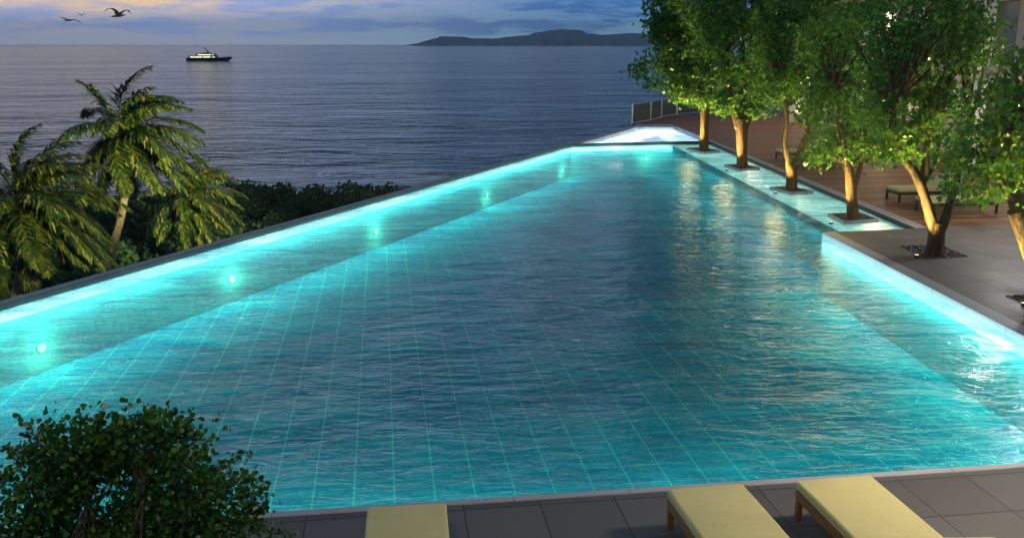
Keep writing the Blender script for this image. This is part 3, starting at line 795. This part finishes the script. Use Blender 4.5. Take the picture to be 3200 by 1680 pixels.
# ------------------------------------------------------------------ loungers
def lounger(loc, ang, label, group, fabric, wood, L=2.0, W=.70, H=.36, back_len=.72, back_ang=35., thick=.09, low=False):
    """local x: from foot (0) to head (L); y: 0..W"""
    e = empty('sun_lounger', loc, ang); tag(e, label, 'sun lounger', group)
    zt = H - thick
    fr = MB(); s = .05
    fr.box(0, L, 0, s, zt - .09, zt); fr.box(0, L, W - s, W, zt - .09, zt)
    fr.box(0, s, s, W - s, zt - .088, zt - .002); fr.box(L - s, L, s, W - s, zt - .088, zt - .002)
    k = 0
    x = .12
    while x < L - back_len - .05:
        fr.box(x, x + .06, s, W - s, zt - .03, zt - .008); x += .1
    fr.build('frame', wood, e, bevel=.004)
    for (lx, ly) in ((.0, .0), (.0, W - .06), (L - .06, 0), (L - .06, W - .06)):
        b = MB(); b.box(lx + .002, lx + .058, ly + .002, ly + .058, 0, zt - .09); b.build('leg', wood, e, bevel=.004)
    seat = MB(); seat.box(-.01, L - back_len, .0, W, zt + .003, H)
    sm = seat.build('mattress', fabric, e, True, bevel=.028)
    pp = MB()
    for yy in (.004, W - .004):
        pp.tube([(.02, yy, H - .02), (L - back_len - .03, yy, H - .02)], [.008, .008], 6)
    pp.tube([(-.006, .03, H - .02), (-.006, W - .03, H - .02)], [.008, .008], 6)
    pp.build('piping', fabric, sm, True)
    ba = R(back_ang)
    Mx = Matrix.Translation((L - back_len, 0, zt + .003)) @ Matrix.Rotation(-ba, 4, 'Y')
    bk = MB(); bk.box(.0, back_len, 0, W, .002, thick, Mx); bk.build('back_cushion', fabric, e, True, bevel=.026)
    bf = MB(); bf.box(.02, back_len - .02, .06, W - .06, -.03, -.004, Mx); bf.box(.35, .39, .1, W - .1, -.032 - .001, -.03, Mx)
    # prop
    top = Mx @ Vector((.45, .1, -.03))
    for yy in (.1, W - .13):
        t2 = Mx @ Vector((.45, yy, -.03)); bf.tube([t2, (L - .06, yy, zt - .05)], [.012, .012], 6)
    bf.build('back_frame', wood, e)
    return e
# wood deck loungers: foot to the left, along E1
for (x, y, lb) in ((2446, 503, 'cream lounger on the wood deck behind the V-forked ledge tree, farthest from the terrace'),
                   (2518, 523, 'cream lounger just in front of the farthest one on the wood deck'),
                   (2808, 634, 'cream lounger on the wood deck left of the thick forked trunk'),
                   (2905, 672, 'cream lounger on the wood deck behind the thick forked trunk, nearest the platform')):
    lounger(P(x, y, 0), A2, lb, 'loungers on the wood deck', M['cream'], M['darkwood'], L=2.0, W=.75, H=.40, back_ang=38)
# terrace loungers: foot at the pool, head toward the viewer
def terr_lounger(x0, y0, x1, y1, H, lb, L, bl, skew=0):
    a = P(x0, y0, H); b = P(x1, y1, H)
    wv = (b - a); W = wv.length
    # local x axis points toward the viewer (-E2), y axis from right to left
    hd = Vector((wv.y, -wv.x, 0)).normalized()
    if hd.y > 0: hd = -hd
    ang = math.atan2(hd.y, hd.x)
    # y axis = rot90(x axis): check side
    ya = Vector((-hd.y, hd.x, 0))
    o = a if ya.dot(wv) > 0 else b
    return lounger(Vector((o.x, o.y, 0)), ang, lb, 'loungers on the terrace beside the pool', M['cream'], M['teak'], L=L, W=W, H=H, back_len=bl, back_ang=30, thick=.10)
terr_lounger(1149, 1583, 1394, 1570, .40, 'cream lounger on the terrace, leftmost and seen straight from behind', 2.0, .75)
terr_lounger(2086, 1527, 2321, 1508, .40, 'cream lounger on the terrace, middle one, its teak leg showing at the foot', 2.0, .75)
terr_lounger(2489, 1500, 2722, 1482, .40, 'cream lounger on the terrace, rightmost and brightest lit, its back raised', 1.95, .72)

# ------------------------------------------------------------------ balustrade
e = empty('balustrade', curve[0]); tag(e, 'curved metal and tinted glass balustrade at the seaward end of the wood deck', 'balustrade')
bc = curve[:6]
pp, _ = smoothpath([p for p in bc], [1] * len(bc), 8)
# sample posts each ~2.2 m along the curve
acc = 0; posts = [pp[0]]
for i in range(1, len(pp)):
    acc += (pp[i] - pp[i - 1]).length
    if acc > 2.4: posts.append(pp[i]); acc = 0
for p in posts:
    b = MB(); q = p - curve[0]; b.box(q.x - .04, q.x + .04, q.y - .03, q.y + .03, -.05, 1.12); b.build('post', M['metal'], e)
rl = MB(); rl.tube([p - curve[0] + Vector((0, 0, 1.14)) for p in pp], [.03] * len(pp), 8); rl.build('handrail', M['metal'], e, True)
for i in range(len(posts) - 1):
    a, b_ = posts[i] - curve[0], posts[i + 1] - curve[0]; d = (b_ - a); dn = Vector((-d.y, d.x, 0)).normalized() * .006
    a2, b2 = a + d * .03, b_ - d * .03
    g_ = MB(); g_.prism([a2 - dn, b2 - dn, b2 + dn, a2 + dn], .06, 1.06); g_.build('glass_panel', M['glass'], e)

# ------------------------------------------------------------------ building behind the trees
Ba = P(2449, 358); Bb = P(3200, 536)
bdv = (Bb - Ba).normalized(); bn = Vector((-bdv.y, bdv.x, 0))
if bn.x < 0: bn = -bn                                        # into the building
Bb2 = Ba + bdv * 52
e = empty('hotel_building', Ba, math.atan2(bdv.y, bdv.x)); tag(e, 'pale multi-storey hotel building with white columns half hidden behind the trees', 'building')
side = 1 if (Matrix.Rotation(-math.atan2(bdv.y, bdv.x), 3, 'Z') @ bn).y > 0 else -1
def bxl(mb, x0, x1, y0, y1, z0, z1):
    ys_ = sorted((y0 * side, y1 * side)); mb.box(x0, x1, ys_[0], ys_[1], z0, z1)
BL = 52.0
b = MB()
for fz in range(4):
    z0 = fz * 3.3
    bxl(b, 0, BL, .0, .25, z0 + 2.75, z0 + 3.3)               # spandrel
    bxl(b, 0, BL, .0, .25, z0, z0 + (.35 if fz else .12))
    x = 0
    while x < BL - 1:
        bxl(b, x, x + 1.5, .002, .248, z0 + (.35 if fz else .12), z0 + 2.75); x += 5.2
bxl(b, 0, .3, .25, 12, 0, 13.2); bxl(b, .3, BL, 11.7, 12, 0, 13.2)
b.build('wall', M['plaster'], e)
b = MB(); bxl(b, -.3, BL + .3, -.5, 12.3, 13.2, 13.5); b.build('roof', M['plaster'], e)
k = 0
for fz in range(4):
    z0 = fz * 3.3
    x = 1.5
    while x < BL - 4:
        lit = ((k * 7 + fz * 3) % 5) in (0,) and fz < 3
        wz0 = z0 + (.35 if fz else .12)
        b = MB()
        for xx in (x + .002, x + 1.82, x + 3.64): bxl(b, xx, xx + .058, .06, .14, wz0 + .001, z0 + 2.749)
        bxl(b, x + .06, x + 3.64, .062, .138, z0 + 2.68, z0 + 2.748); bxl(b, x + .06, x + 3.64, .062, .138, wz0 + .002, wz0 + .06)
        f = b.build('window', M['frame'], e)
        b = MB(); bxl(b, x + .05, x + 3.66, .095, .105, wz0 + .03, z0 + 2.7); b.build('pane', M['litwin'] if lit else M['glass'], f)
        x += 5.2; k += 1
x = .4
xc = (P(3160, 527) - Ba).dot(bdv)
x0c = xc % 5.2
for q in range(10):
    b = MB(); xx = x0c + q * 5.2; bxl(b, xx - .17, xx + .17, -1.7, -1.36, 0, 13.2); b.build('column', M['column'], e)
for fz in range(1, 4):
    b = MB(); bxl(b, 0, BL, -1.75, -.003, fz * 3.3 - .12, fz * 3.3 + .12); b.build('balcony_slab', M['plaster'], e)
# wall lamps (their mirror images show in the pool)
for q, (t, z) in enumerate(((6., 9.4), (9.5, 2.6), (20., 2.6), (30., 2.6), (13., 12.6))):
    lp = Ba + bdv * t - bn * 1.9; lp.z = z
    o = empty('wall_lamp', lp); tag(o, ['high', 'low farthest', 'low middle', 'low nearest', 'topmost'][q] + ' white globe wall lamp on the hotel front behind the trees', 'lamp', 'globe lamps on the hotel front')
    b = MB(); b.tube([(0, 0, -.16), (0, 0, -.12), (0, 0, 0), (0, 0, .12), (0, 0, .16)], [.05, .12, .18, .12, .04], 14); b.build('globe', M['globe'], o, True)
    b = MB(); b.tube([(0, 0, .17), bn * .2 + Vector((0, 0, .2))], [.03, .03], 8); b.build('bracket', M['dmetal'], o)
    point('globe_lamp', lp - bn * .3, [120, 90, 130, 130, 120][q], (1, .78, .5), .2)

# warm fill added above the deck between ledge trees and building, no fixtures
for (x, y, W_) in ((2330, 400, 120), (2760, 500, 120), (3060, 600, 25)):
    p = P(x, y, 0); point('deck_fill', (p.x + .5, p.y + .6, 3.6), W_, (1, .64, .32), .3)
# terrace lights without fixtures, out of view at the right and above the viewer
p = P(3020, 1560); point('terrace_light', (p.x + .6, p.y - .2, 2.9), 470, (1, .9, .72), .25)
p = P(3180, 760); point('terrace_light', (p.x + .3, p.y, 2.6), 330, (1, .99, .96), .25)
point('terrace_light', (-1.6, 2.2, 6.4), 400, (1, .90, .70), .4)  # general frontal fill, added with no lamp there

# ------------------------------------------------------------------ palms
def frond(az_, el_, L, wind, rng, width=.85):
    n = 16
    p = Vector((0, 0, 0)); d = Vector((math.cos(az_) * math.cos(el_), math.sin(az_) * math.cos(el_), math.sin(el_)))
    pts = [p.copy()]; dirs = [d.copy()]
    for i in range(n):
        t = i / n
        d = (d + Vector((wind * .045, wind * .01, -.075 - .05 * t)) * (1.0 if -.3 < el_ < 1.1 else (.45 if el_ < 0 else .8)) + Vector((.055 * wind, 0, 0)) * (el_ > 1.1)).normalized()
        p = p + d * (L / n); pts.append(p.copy()); dirs.append(d.copy())
    lv = []
    nl = 92
    for s in (-1, 1):
        for k in range(nl):
            t = .10 + .90 * k / nl + rng.uniform(-.004, .004)
            f = t * n; i = min(int(f), n - 1); fr = f - i
            b = pts[i] * (1 - fr) + pts[i + 1] * fr; d = dirs[i]
            side = d.cross(Vector((0, 0, 1)))
            if side.length < .1: side = Vector((-math.sin(az_), math.cos(az_), 0))
            side.normalize(); side *= s
            up = side.cross(d) * s
            ll = width * 1.12 * (math.sin(PI * min(1, (t * .86 + .12))) ** .6) * rng.uniform(.7, 1.15)
            j1, j2, j3 = rng.uniform(-.22, .22), rng.uniform(-.22, .22), rng.uniform(-.3, .3)
            a = (side * .75 + d * (.5 + .5 * t) + Vector((wind * .22 + j1, j2, -.22 + j3))).normalized()
            c = (a + Vector((wind * .16 + j2, j1, -.62 + j3))).normalized()
            w_ = .046
            wn_ = a.cross(Vector((0, 0, 1))); 
            if wn_.length < .1: wn_ = d.copy()
            wn_.normalize()
            m1 = b + a * ll * .5; tip = m1 + c * ll * .5
            lv += [b - wn_ * w_ * .5, b + wn_ * w_ * .5, m1 + wn_ * w_, m1 - wn_ * w_]
            lv += [m1 - wn_ * w_, m1 + wn_ * w_, tip + wn_ * .004, tip - wn_ * .004]
    return pts, np.array([tuple(v) for v in lv])
def palm(head_px, dist, trunk_px, label, seed, scale=1.0, rot=0.0):
    rng = random.Random(seed)
    Hd = PD(head_px[0], head_px[1], dist)
    tr = [PD(x, y, dist) for x, y in trunk_px]
    last = tr[-1]; gz = terr_z(last.x, last.y)
    dirn = (tr[-1] - tr[-2]); k = (gz - last.z) / dirn.z if abs(dirn.z) > .01 else 1
    base = last + dirn * k * .8; base.z = gz - .2
    e = empty('coconut_palm', base); tag(e, label, 'palm tree', 'coconut palms below the pool')
    pts = [Vector((0, 0, 0))] + [t - base for t in tr[::-1]] + [Hd - base]
    n = len(pts); rs = [.24] + [.19 - .05 * i / n for i in range(n - 2)] + [.13]
    pp, rr = smoothpath(pts, [r * scale for r in rs], 14)
    rr = [r * (1 + .06 * (i % 2)) for i, r in enumerate(rr)]
    mb = MB(); mb.tube(pp, rr, 12, .03, seed); mb.build('trunk', M['palmbark'], e, True)
    h = Hd - base
    cs = MB()
    for k in range(7):
        a = rng.random() * 6.28; c = h + Vector((math.cos(a) * .3, math.sin(a) * .3, -.35 - rng.random() * .25)) * scale
        cs.tube([c + Vector((0, 0, -.14)), c + Vector((0, 0, -.08)), c, c + Vector((0, 0, .09)), c + Vector((0, 0, .14))], [.03, .1, .13, .09, .02], 8)
    cs.build('coconut_cluster', M['bark'], e, True)
    spec = []
    for k in range(13): spec.append((k * 2.4 + rot, R(86 - 2.1 * k), 3.1 + .07 * k))
    for k in range(10): spec.append((k * 2 * PI / 10 + .2 + rot, R(34 + 10 * math.sin(k * 2.1)), 4.2))
    for k in range(11): spec.append((k * 2 * PI / 11 + rot, R(-2 + 9 * math.sin(k * 1.7)), 4.3))
    for k in range(7): spec.append((k * 2 * PI / 7 + .3 + rot, R(-34 + 8 * math.sin(k * 2.7)), 3.8))
    for k in range(3): spec.append((k * 2 * PI / 3 + .1 + rot, R(-62), 3.2))
    for (a, el_, L) in spec:
        a += rng.uniform(-.15, .15); pts_, lv = frond(a, el_, L * scale * rng.uniform(.9, 1.08), .9, rng, .85 * scale)
        o = mesh_np('frond', lv, 4, M['palmleaf'], e); o.location = h
        rb = MB(); rb.tube(pts_, [.035 * scale * (1 - .85 * i / len(pts_)) for i in range(len(pts_))], 5)
        # rachis joined into the frond mesh
        bm = bmesh.new(); bm.from_mesh(o.data)
        vs_ = [bm.verts.new(v) for v in rb.v]
        for f in rb.f:
            try: bm.faces.new([vs_[i] for i in f])
            except ValueError: pass
        bm.to_mesh(o.data); bm.free()
    return Hd, base
h2, b2 = palm((392, 420), 41.0, [(393, 560), (378, 680), (332, 850)], 'tall coconut palm with a pale leaning trunk, middle of the three', 2, .92)
h1, b1 = palm((78, 640), 35.0, [(80, 740), (62, 860), (50, 940)], 'coconut palm at the left margin, its crown cut by the edge', 3, .95, .5)
h3, b3 = palm((592, 612), 62.0, [(603, 700), (606, 760), (606, 800)], 'smaller coconut palm farther down the slope, right of the tall one', 4, 1.0, 1.1)
for i, (h, W_, dd) in enumerate(((h2, 1700, 8), (h1, 1500, 7), (h3, 1700, 9))):
    pos = ((P(1230, 604), P(800, 725), P(1450, 543))[i]) + Ln * .32; pos.z = -.25
    e = empty('wall_floodlight', Vector((pos.x, pos.y, pos.z))); tag(e, 'small floodlight on the outer pool wall lighting the ' + ['tall middle palm', 'palm at the left margin', 'smaller far palm'][i], 'floodlight', 'floodlights on the outer pool wall')
    b = MB(); b.tube([-Ln * .14, Ln * .06], [.02, .02], 8); b.build('bracket', M['dmetal'], e)
    b = MB(); b.box(-.12, .12, -.06, .06, -.08, .1); b.build('lamp_head', M['dmetal'], e, bevel=.02)
    spot('palm_flood', pos + Ln * .2 + Vector((0, 0, .15)), h + Vector((.3, 0, -.3)), W_ * [20, 10, 75][i], (1, .88, .45), 30, .8, .12)
    
# ------------------------------------------------------------------ jungle and shore trees
rng = np.random.default_rng(5)
cs_ = []
for k in range(520):
    y = rng.uniform(20, 118); x = rng.uniform(-75, 12)
    if x > -45 + y * .45: continue
    r = rng.uniform(1.2, 3.0) * (1.0 if y < 90 else .8)
    z = terr_z(x, y) + r * .5 + (rng.uniform(0, 1.5) if y < 100 else 0)
    n_ = int(230 * r)
    v = rng.normal(size=(n_, 3)); v /= np.linalg.norm(v, axis=1)[:, None]
    cs_.append(np.array([x, y, z])[None] + v * rng.uniform(.5, 1.05, n_)[:, None] * np.array([r, r, r * .75])[None])
for k in range(160):
    y = rng.uniform(96, 116); x = rng.uniform(-60, -8); r = rng.uniform(1.0, 2.2)
    z = terr_z(x, y) + r * .6 + 1.2
    n_ = int(260 * r); v = rng.normal(size=(n_, 3)); v /= np.linalg.norm(v, axis=1)[:, None]
    cs_.append(np.array([x, y, z])[None] + v * rng.uniform(.5, 1.05, n_)[:, None] * np.array([r, r, r])[None])
cs_ = np.concatenate(cs_)
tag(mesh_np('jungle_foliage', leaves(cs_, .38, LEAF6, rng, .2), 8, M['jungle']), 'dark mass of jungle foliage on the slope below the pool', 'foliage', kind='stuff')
def shore_tree(px, py, dist, h, wdt, label, seed):
    rg = np.random.default_rng(seed); top = PD(px, py, dist)
    e = empty('shore_tree', Vector((top.x, top.y, top.z - h))); tag(e, label, 'tree', 'dark trees at the shoreline')
    b = MB(); b.tube([(0, 0, 0), (.1, 0, h * .4), (0, 0, h * .9)], [.2, .14, .04], 8); b.build('trunk', M['bark'], e, True)
    n_ = 2600; t = rg.uniform(0, 1, n_); rad = wdt * np.sqrt(np.clip(1 - t, 0, 1)) * rg.uniform(.3, 1.1, n_); a = rg.uniform(0, 6.283, n_)
    c = np.stack([np.cos(a) * rad, np.sin(a) * rad, h * (.12 + .86 * t)], 1) + rg.normal(size=(n_, 3)) * .15
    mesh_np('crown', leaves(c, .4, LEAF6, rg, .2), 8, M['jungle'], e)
shore_tree(828, 586, 104, 5.5, 2.9, 'dark domed tree rising above the shoreline foliage right of the palms', 1)
shore_tree(1128, 603, 112, 3.6, 1.2, 'small pointed dark tree at the shore touching the pool edge', 2)
shore_tree(905, 612, 106, 4.2, 2.0, 'low dark tree at the shoreline, next to the domed one', 3)

# ------------------------------------------------------------------ foreground shrub
def shrub():
    rng = np.random.default_rng(21); rnd = random.Random(21); D = 5.6
    base = PD(400, 1500, D); base.z = 0
    e = empty('garden_shrub', base); tag(e, 'dark round-leaved garden shrub in the lower left corner in front of the pool', 'shrub')
    s = D / 2886.
    blobs = [(380, 1560, 330, 190), (250, 1440, 170, 110), (480, 1420, 170, 110), (140, 1520, 150, 130), (640, 1560, 170, 120), (330, 1360, 110, 70), (520, 1350, 90, 60), (700, 1630, 110, 80), (60, 1640, 140, 110), (400, 1720, 380, 160), (160, 1400, 80, 60)]
    cl, lv = crown_points(blobs, D, rng, 34, .075, 36, .8)
    B_ = np.array(base)
    wood = MB(); tips = []
    root = Vector((0, 0, 0))
    for k in range(9):
        a = k * .7; q = PD(400 + 250 * math.cos(a), 1600 + 40 * math.sin(a), D + .2 * math.sin(a)) - base
        wood.tube(arc(root + Vector((.03 * math.cos(a), .03 * math.sin(a), 0)), (root + q) / 2 + Vector((0, 0, .1)), q, 6), [.022, .02, .018, .015, .013, .011, .009], 7, .05, k); tips.append(q)
    for q in cl[rng.permutation(len(cl))[:160]]:
        q = Vector(q) - base; t0 = min(tips, key=lambda t: (t - q).length)
        wood.tube(arc(t0, (t0 + q) / 2 + Vector((0, 0, .04)), q, 4), [.007, .006, .005, .004, .002], 5)
    # long shoots with leaves along them
    extra = []
    shoots = [((180, 1450), (120, 1370), (48, 1300)), ((190, 1430), (170, 1370), (155, 1325)), ((260, 1400), (248, 1330), (250, 1272)), ((320, 1380), (318, 1320), (315, 1288)), ((470, 1370), (480, 1310), (482, 1266)), ((430, 1380), (430, 1330), (455, 1280)), ((560, 1380), (590, 1340), (592, 1310)), ((560, 1350), (560, 1310), (545, 1290)),
              ((640, 1500), (700, 1430), (782, 1412)), ((620, 1440), (640, 1410), (640, 1395)), ((700, 1520), (780, 1480), (820, 1495)), ((740, 1600), (820, 1560), (828, 1520)), ((760, 1640), (840, 1600), (830, 1560)), ((780, 1660), (860, 1650), (920, 1668)), ((60, 1500), (20, 1480), (-10, 1490)), ((100, 1460), (50, 1420), (15, 1400)), ((380, 1370), (375, 1330), (380, 1312))]
    for sh in shoots:
        dd = rnd.uniform(-.25, .1)
        p3 = [PD(x, y, D + dd) - base for x, y in sh]; path = arc(*p3, 12)
        wood.tube(path, [.004 - .0025 * i / 12 for i in range(13)], 5)
        for i in range(34):
            t = .15 + .85 * i / 33; f = t * 12; j = min(int(f), 11)
            p = path[j] * (1 - f + j) + path[j + 1] * (f - j)
            extra.append(np.array(p + base) + rng.normal(size=3) * .026 * (1.25 - t * .7))
    lv = np.concatenate([lv, np.array(extra)]) - B_
    wood.build('stems', M['twig'], e, True)
    mesh_np('foliage', leaves(lv, .037, LEAF6, rng, .3, .15), 8, M['shrubleaf'], e)
shrub()

# ------------------------------------------------------------------ yacht
def yacht():
    a = P(585, 191, ZS); b = P(722, 191, ZS)
    Lm = 54.0; c = (a + b) / 2; d = (b - a); 
    e = empty('motor_yacht', Vector((a.x, a.y, ZS)), math.atan2((b - a).y * .0 , (b - a).x)); tag(e, 'dark-hulled motor yacht with two lit decks and a raked mast, out at sea', 'yacht')
    Lm = (b.x - a.x)
    st = []
    secs = [(0, 3.9, -.2, 3.6), (.1, 4.4, -.6, 3.6), (.35, 4.8, -.8, 3.5), (.6, 4.6, -.8, 3.7), (.8, 3.2, -.7, 4.3), (.93, 1.3, -.4, 4.8), (1.03, .08, 3.2, 5.2)]
    vs = []; fs = []
    for (t, hw, zb, zt) in secs:
        x = t * Lm
        vs += [(x, -hw, zt), (x, -hw * .93, (zb + zt) * .45), (x, -hw * .45, zb), (x, hw * .45, zb), (x, hw * .93, (zb + zt) * .45), (x, hw, zt)]
    for i in range(len(secs) - 1):
        for k in range(5): fs.append((i * 6 + k, i * 6 + k + 1, i * 6 + 7 + k, i * 6 + 6 + k))
        fs.append((i * 6 + 5, i * 6, i * 6 + 6, i * 6 + 11))
    fs.append((0, 1, 2, 3, 4, 5))
    h = MB(); h.add(vs, fs); h.build('hull', M['hull'], e)
    def deck(x0, x1, hw, z0, z1, rake0, rake1, name, m):
        k = MB(); vs = [(x0, -hw, z0), (x1, -hw, z0), (x1, hw, z0), (x0, hw, z0), (x0 + rake0, -hw * .95, z1), (x1 - rake1, -hw * .95, z1), (x1 - rake1, hw * .95, z1), (x0 + rake0, hw * .95, z1)]
        k.add(vs, [(0, 3, 2, 1), (4, 5, 6, 7), (0, 1, 5, 4), (2, 3, 7, 6), (1, 2, 6, 5), (3, 0, 4, 7)]); return k.build(name, m, e)
    deck(.06 * Lm, .74 * Lm, 4.0, 3.55, 5.6, .5, 3.5, 'main_deck_house', M['super'])
    deck(.22 * Lm, .70 * Lm, 3.6, 6.0, 8.2, .5, 3.4, 'upper_deck_house', M['super'])
    deck(.0 * Lm, .70 * Lm, 4.2, 5.6, 6.0, .2, .3, 'upper_deck', M['super'])
    deck(.24 * Lm, .66 * Lm, 3.9, 8.2, 8.6, .3, 1.5, 'roof', M['super'])
    deck(.36 * Lm, .55 * Lm, 2.4, 8.6, 10.0, 1.0, 2.0, 'bridge', M['super'])
    for (x0, x1, hw, z0, z1) in ((.10, .19, 3.97, 4.0, 5.1), (.20, .37, 3.97, 4.0, 5.1), (.39, .56, 3.97, 4.0, 5.1), (.60, .66, 3.96, 4.2, 4.9), (.27, .57, 3.55, 6.7, 7.7), (.60, .63, 3.52, 6.8, 7.6)):
        k = MB(); k.box(x0 * Lm, x1 * Lm, -hw - .12, -hw + .2, z0, z1); k.build('lit_window', M['yachtwin'], e)
    k = MB(); k.tube([(.50 * Lm, 0, 9.8), (.42 * Lm, 0, 15.5)], [.9, .3], 8); k.tube([(.40 * Lm, 0, 15), (.46 * Lm, 0, 15)], [.2, .2], 6); k.build('mast', M['hull'], e)
    k = MB(); k.tube([(.80 * Lm, -2.5, 4.4), (.82 * Lm, -2.4, 5.4), (.98 * Lm, -.6, 6.0), (1.03 * Lm, 0, 6.1)], [.07] * 4, 5); k.build('bow_rail', M['hull'], e)
yacht()

# ------------------------------------------------------------------ gulls
def gull(px, py, dist, span, lw, rw_, heading, label, roll=0, bodyl=.28):
    """lw, rw_: wing joints in units of half span: list of (x, z, y)"""
    p = PD(px, py, dist); e = empty('seagull', p); tag(e, label, 'bird', 'gulls in flight over the sea')
    e.rotation_euler = (0, R(roll), 0)
    hs = span / 2
    b = MB(); ch, sh = math.cos(heading), math.sin(heading)
    def bp(t, z=0): return Vector((ch * t * hs, sh * t * hs, z * hs))
    vs_r = [(-.52, -.08, .015), (-.42, -.06, .04), (-.2, -.02, .075), (0, 0, .095), (.18, .02, .08), (.28, .05, .05), (.35, .065, .055), (.41, .06, .035), (.5, .04, .01)]
    b.tube([bp(t, z) for t, z, r in vs_r], [r * hs for t, z, r in vs_r], 10)
    # tail fan
    b.add([bp(-.5, -.08) + Vector((-sh, ch, 0)) * hs * .05, bp(-.82, -.14) + Vector((-sh, ch, 0)) * hs * .16, bp(-.86, -.15), bp(-.82, -.14) - Vector((-sh, ch, 0)) * hs * .16, bp(-.5, -.08) - Vector((-sh, ch, 0)) * hs * .05], [(0, 1, 2, 3, 4)])
    b.build('body', M['feather'], e, True)
    for wj in (lw, rw_):
        k = MB(); vs = []; fs = []
        n = len(wj)
        for i, (x, z, y) in enumerate(wj):
            c = .26 * (1 - (i / (n - 1)) ** 1.6) + .015
            q = Vector((x, y, z)) * hs
            vs += [q + bp(c * .5, .0), q + bp(.0, .03), q + bp(-c * .6, -.02), q + bp(0, -.01)]
        for i in range(n - 1):
            for j in range(4): fs.append((i * 4 + j, i * 4 + (j + 1) % 4, i * 4 + 4 + (j + 1) % 4, i * 4 + 4 + j))
        fs.append((0, 1, 2, 3)); fs.append((n * 4 - 4, n * 4 - 1, n * 4 - 2, n * 4 - 3))
        k.add(vs, fs); k.build('wing', M['feather'], e, True)
gull(216, 64, 60, 1.25, [(0, 0, 0), (-.3, .12, .05), (-.65, .28, .1), (-1.0, .26, .1)], [(0, 0, 0), (.35, .06, .05), (.75, .0, .1), (1.15, -.22, .1)], R(20), 'gull gliding with both wings spread nearly level, left of the other two')
gull(255, 48, 110, .95, [(0, 0, 0), (-.3, .2, .05), (-.7, .42, .1), (-1.0, .62, .1)], [(0, 0, 0), (.3, .2, .05), (.7, .45, .1), (1.0, .75, .1)], R(60), 'tiny distant gull with wings raised in a V between the other two')
gull(370, 50, 52, 1.5, [(0, 0, 0), (-.15, .36, .05), (-.42, .52, .1), (-.75, .50, .1), (-1.1, .26, .1)], [(0, 0, 0), (.14, .24, .2), (.30, .40, .5), (.42, .42, .8), (.5, .20, 1.0)], R(28), 'largest gull with one wing arched high, rightmost of the three')

# ------------------------------------------------------------------ render settings
sc = bpy.context.scene
sc.render.engine = 'CYCLES'
sc.cycles.use_denoising = True
sc.cycles.caustics_reflective = False; sc.cycles.caustics_refractive = False
sc.cycles.max_bounces = 8; sc.cycles.transparent_max_bounces = 12; sc.cycles.diffuse_bounces = 3; sc.cycles.glossy_bounces = 3
sc.cycles.sample_clamp_indirect = 4.0
sc.view_settings.view_transform = 'Standard'; sc.view_settings.look = 'None'
sc.view_settings.exposure = 0; sc.view_settings.gamma = 1
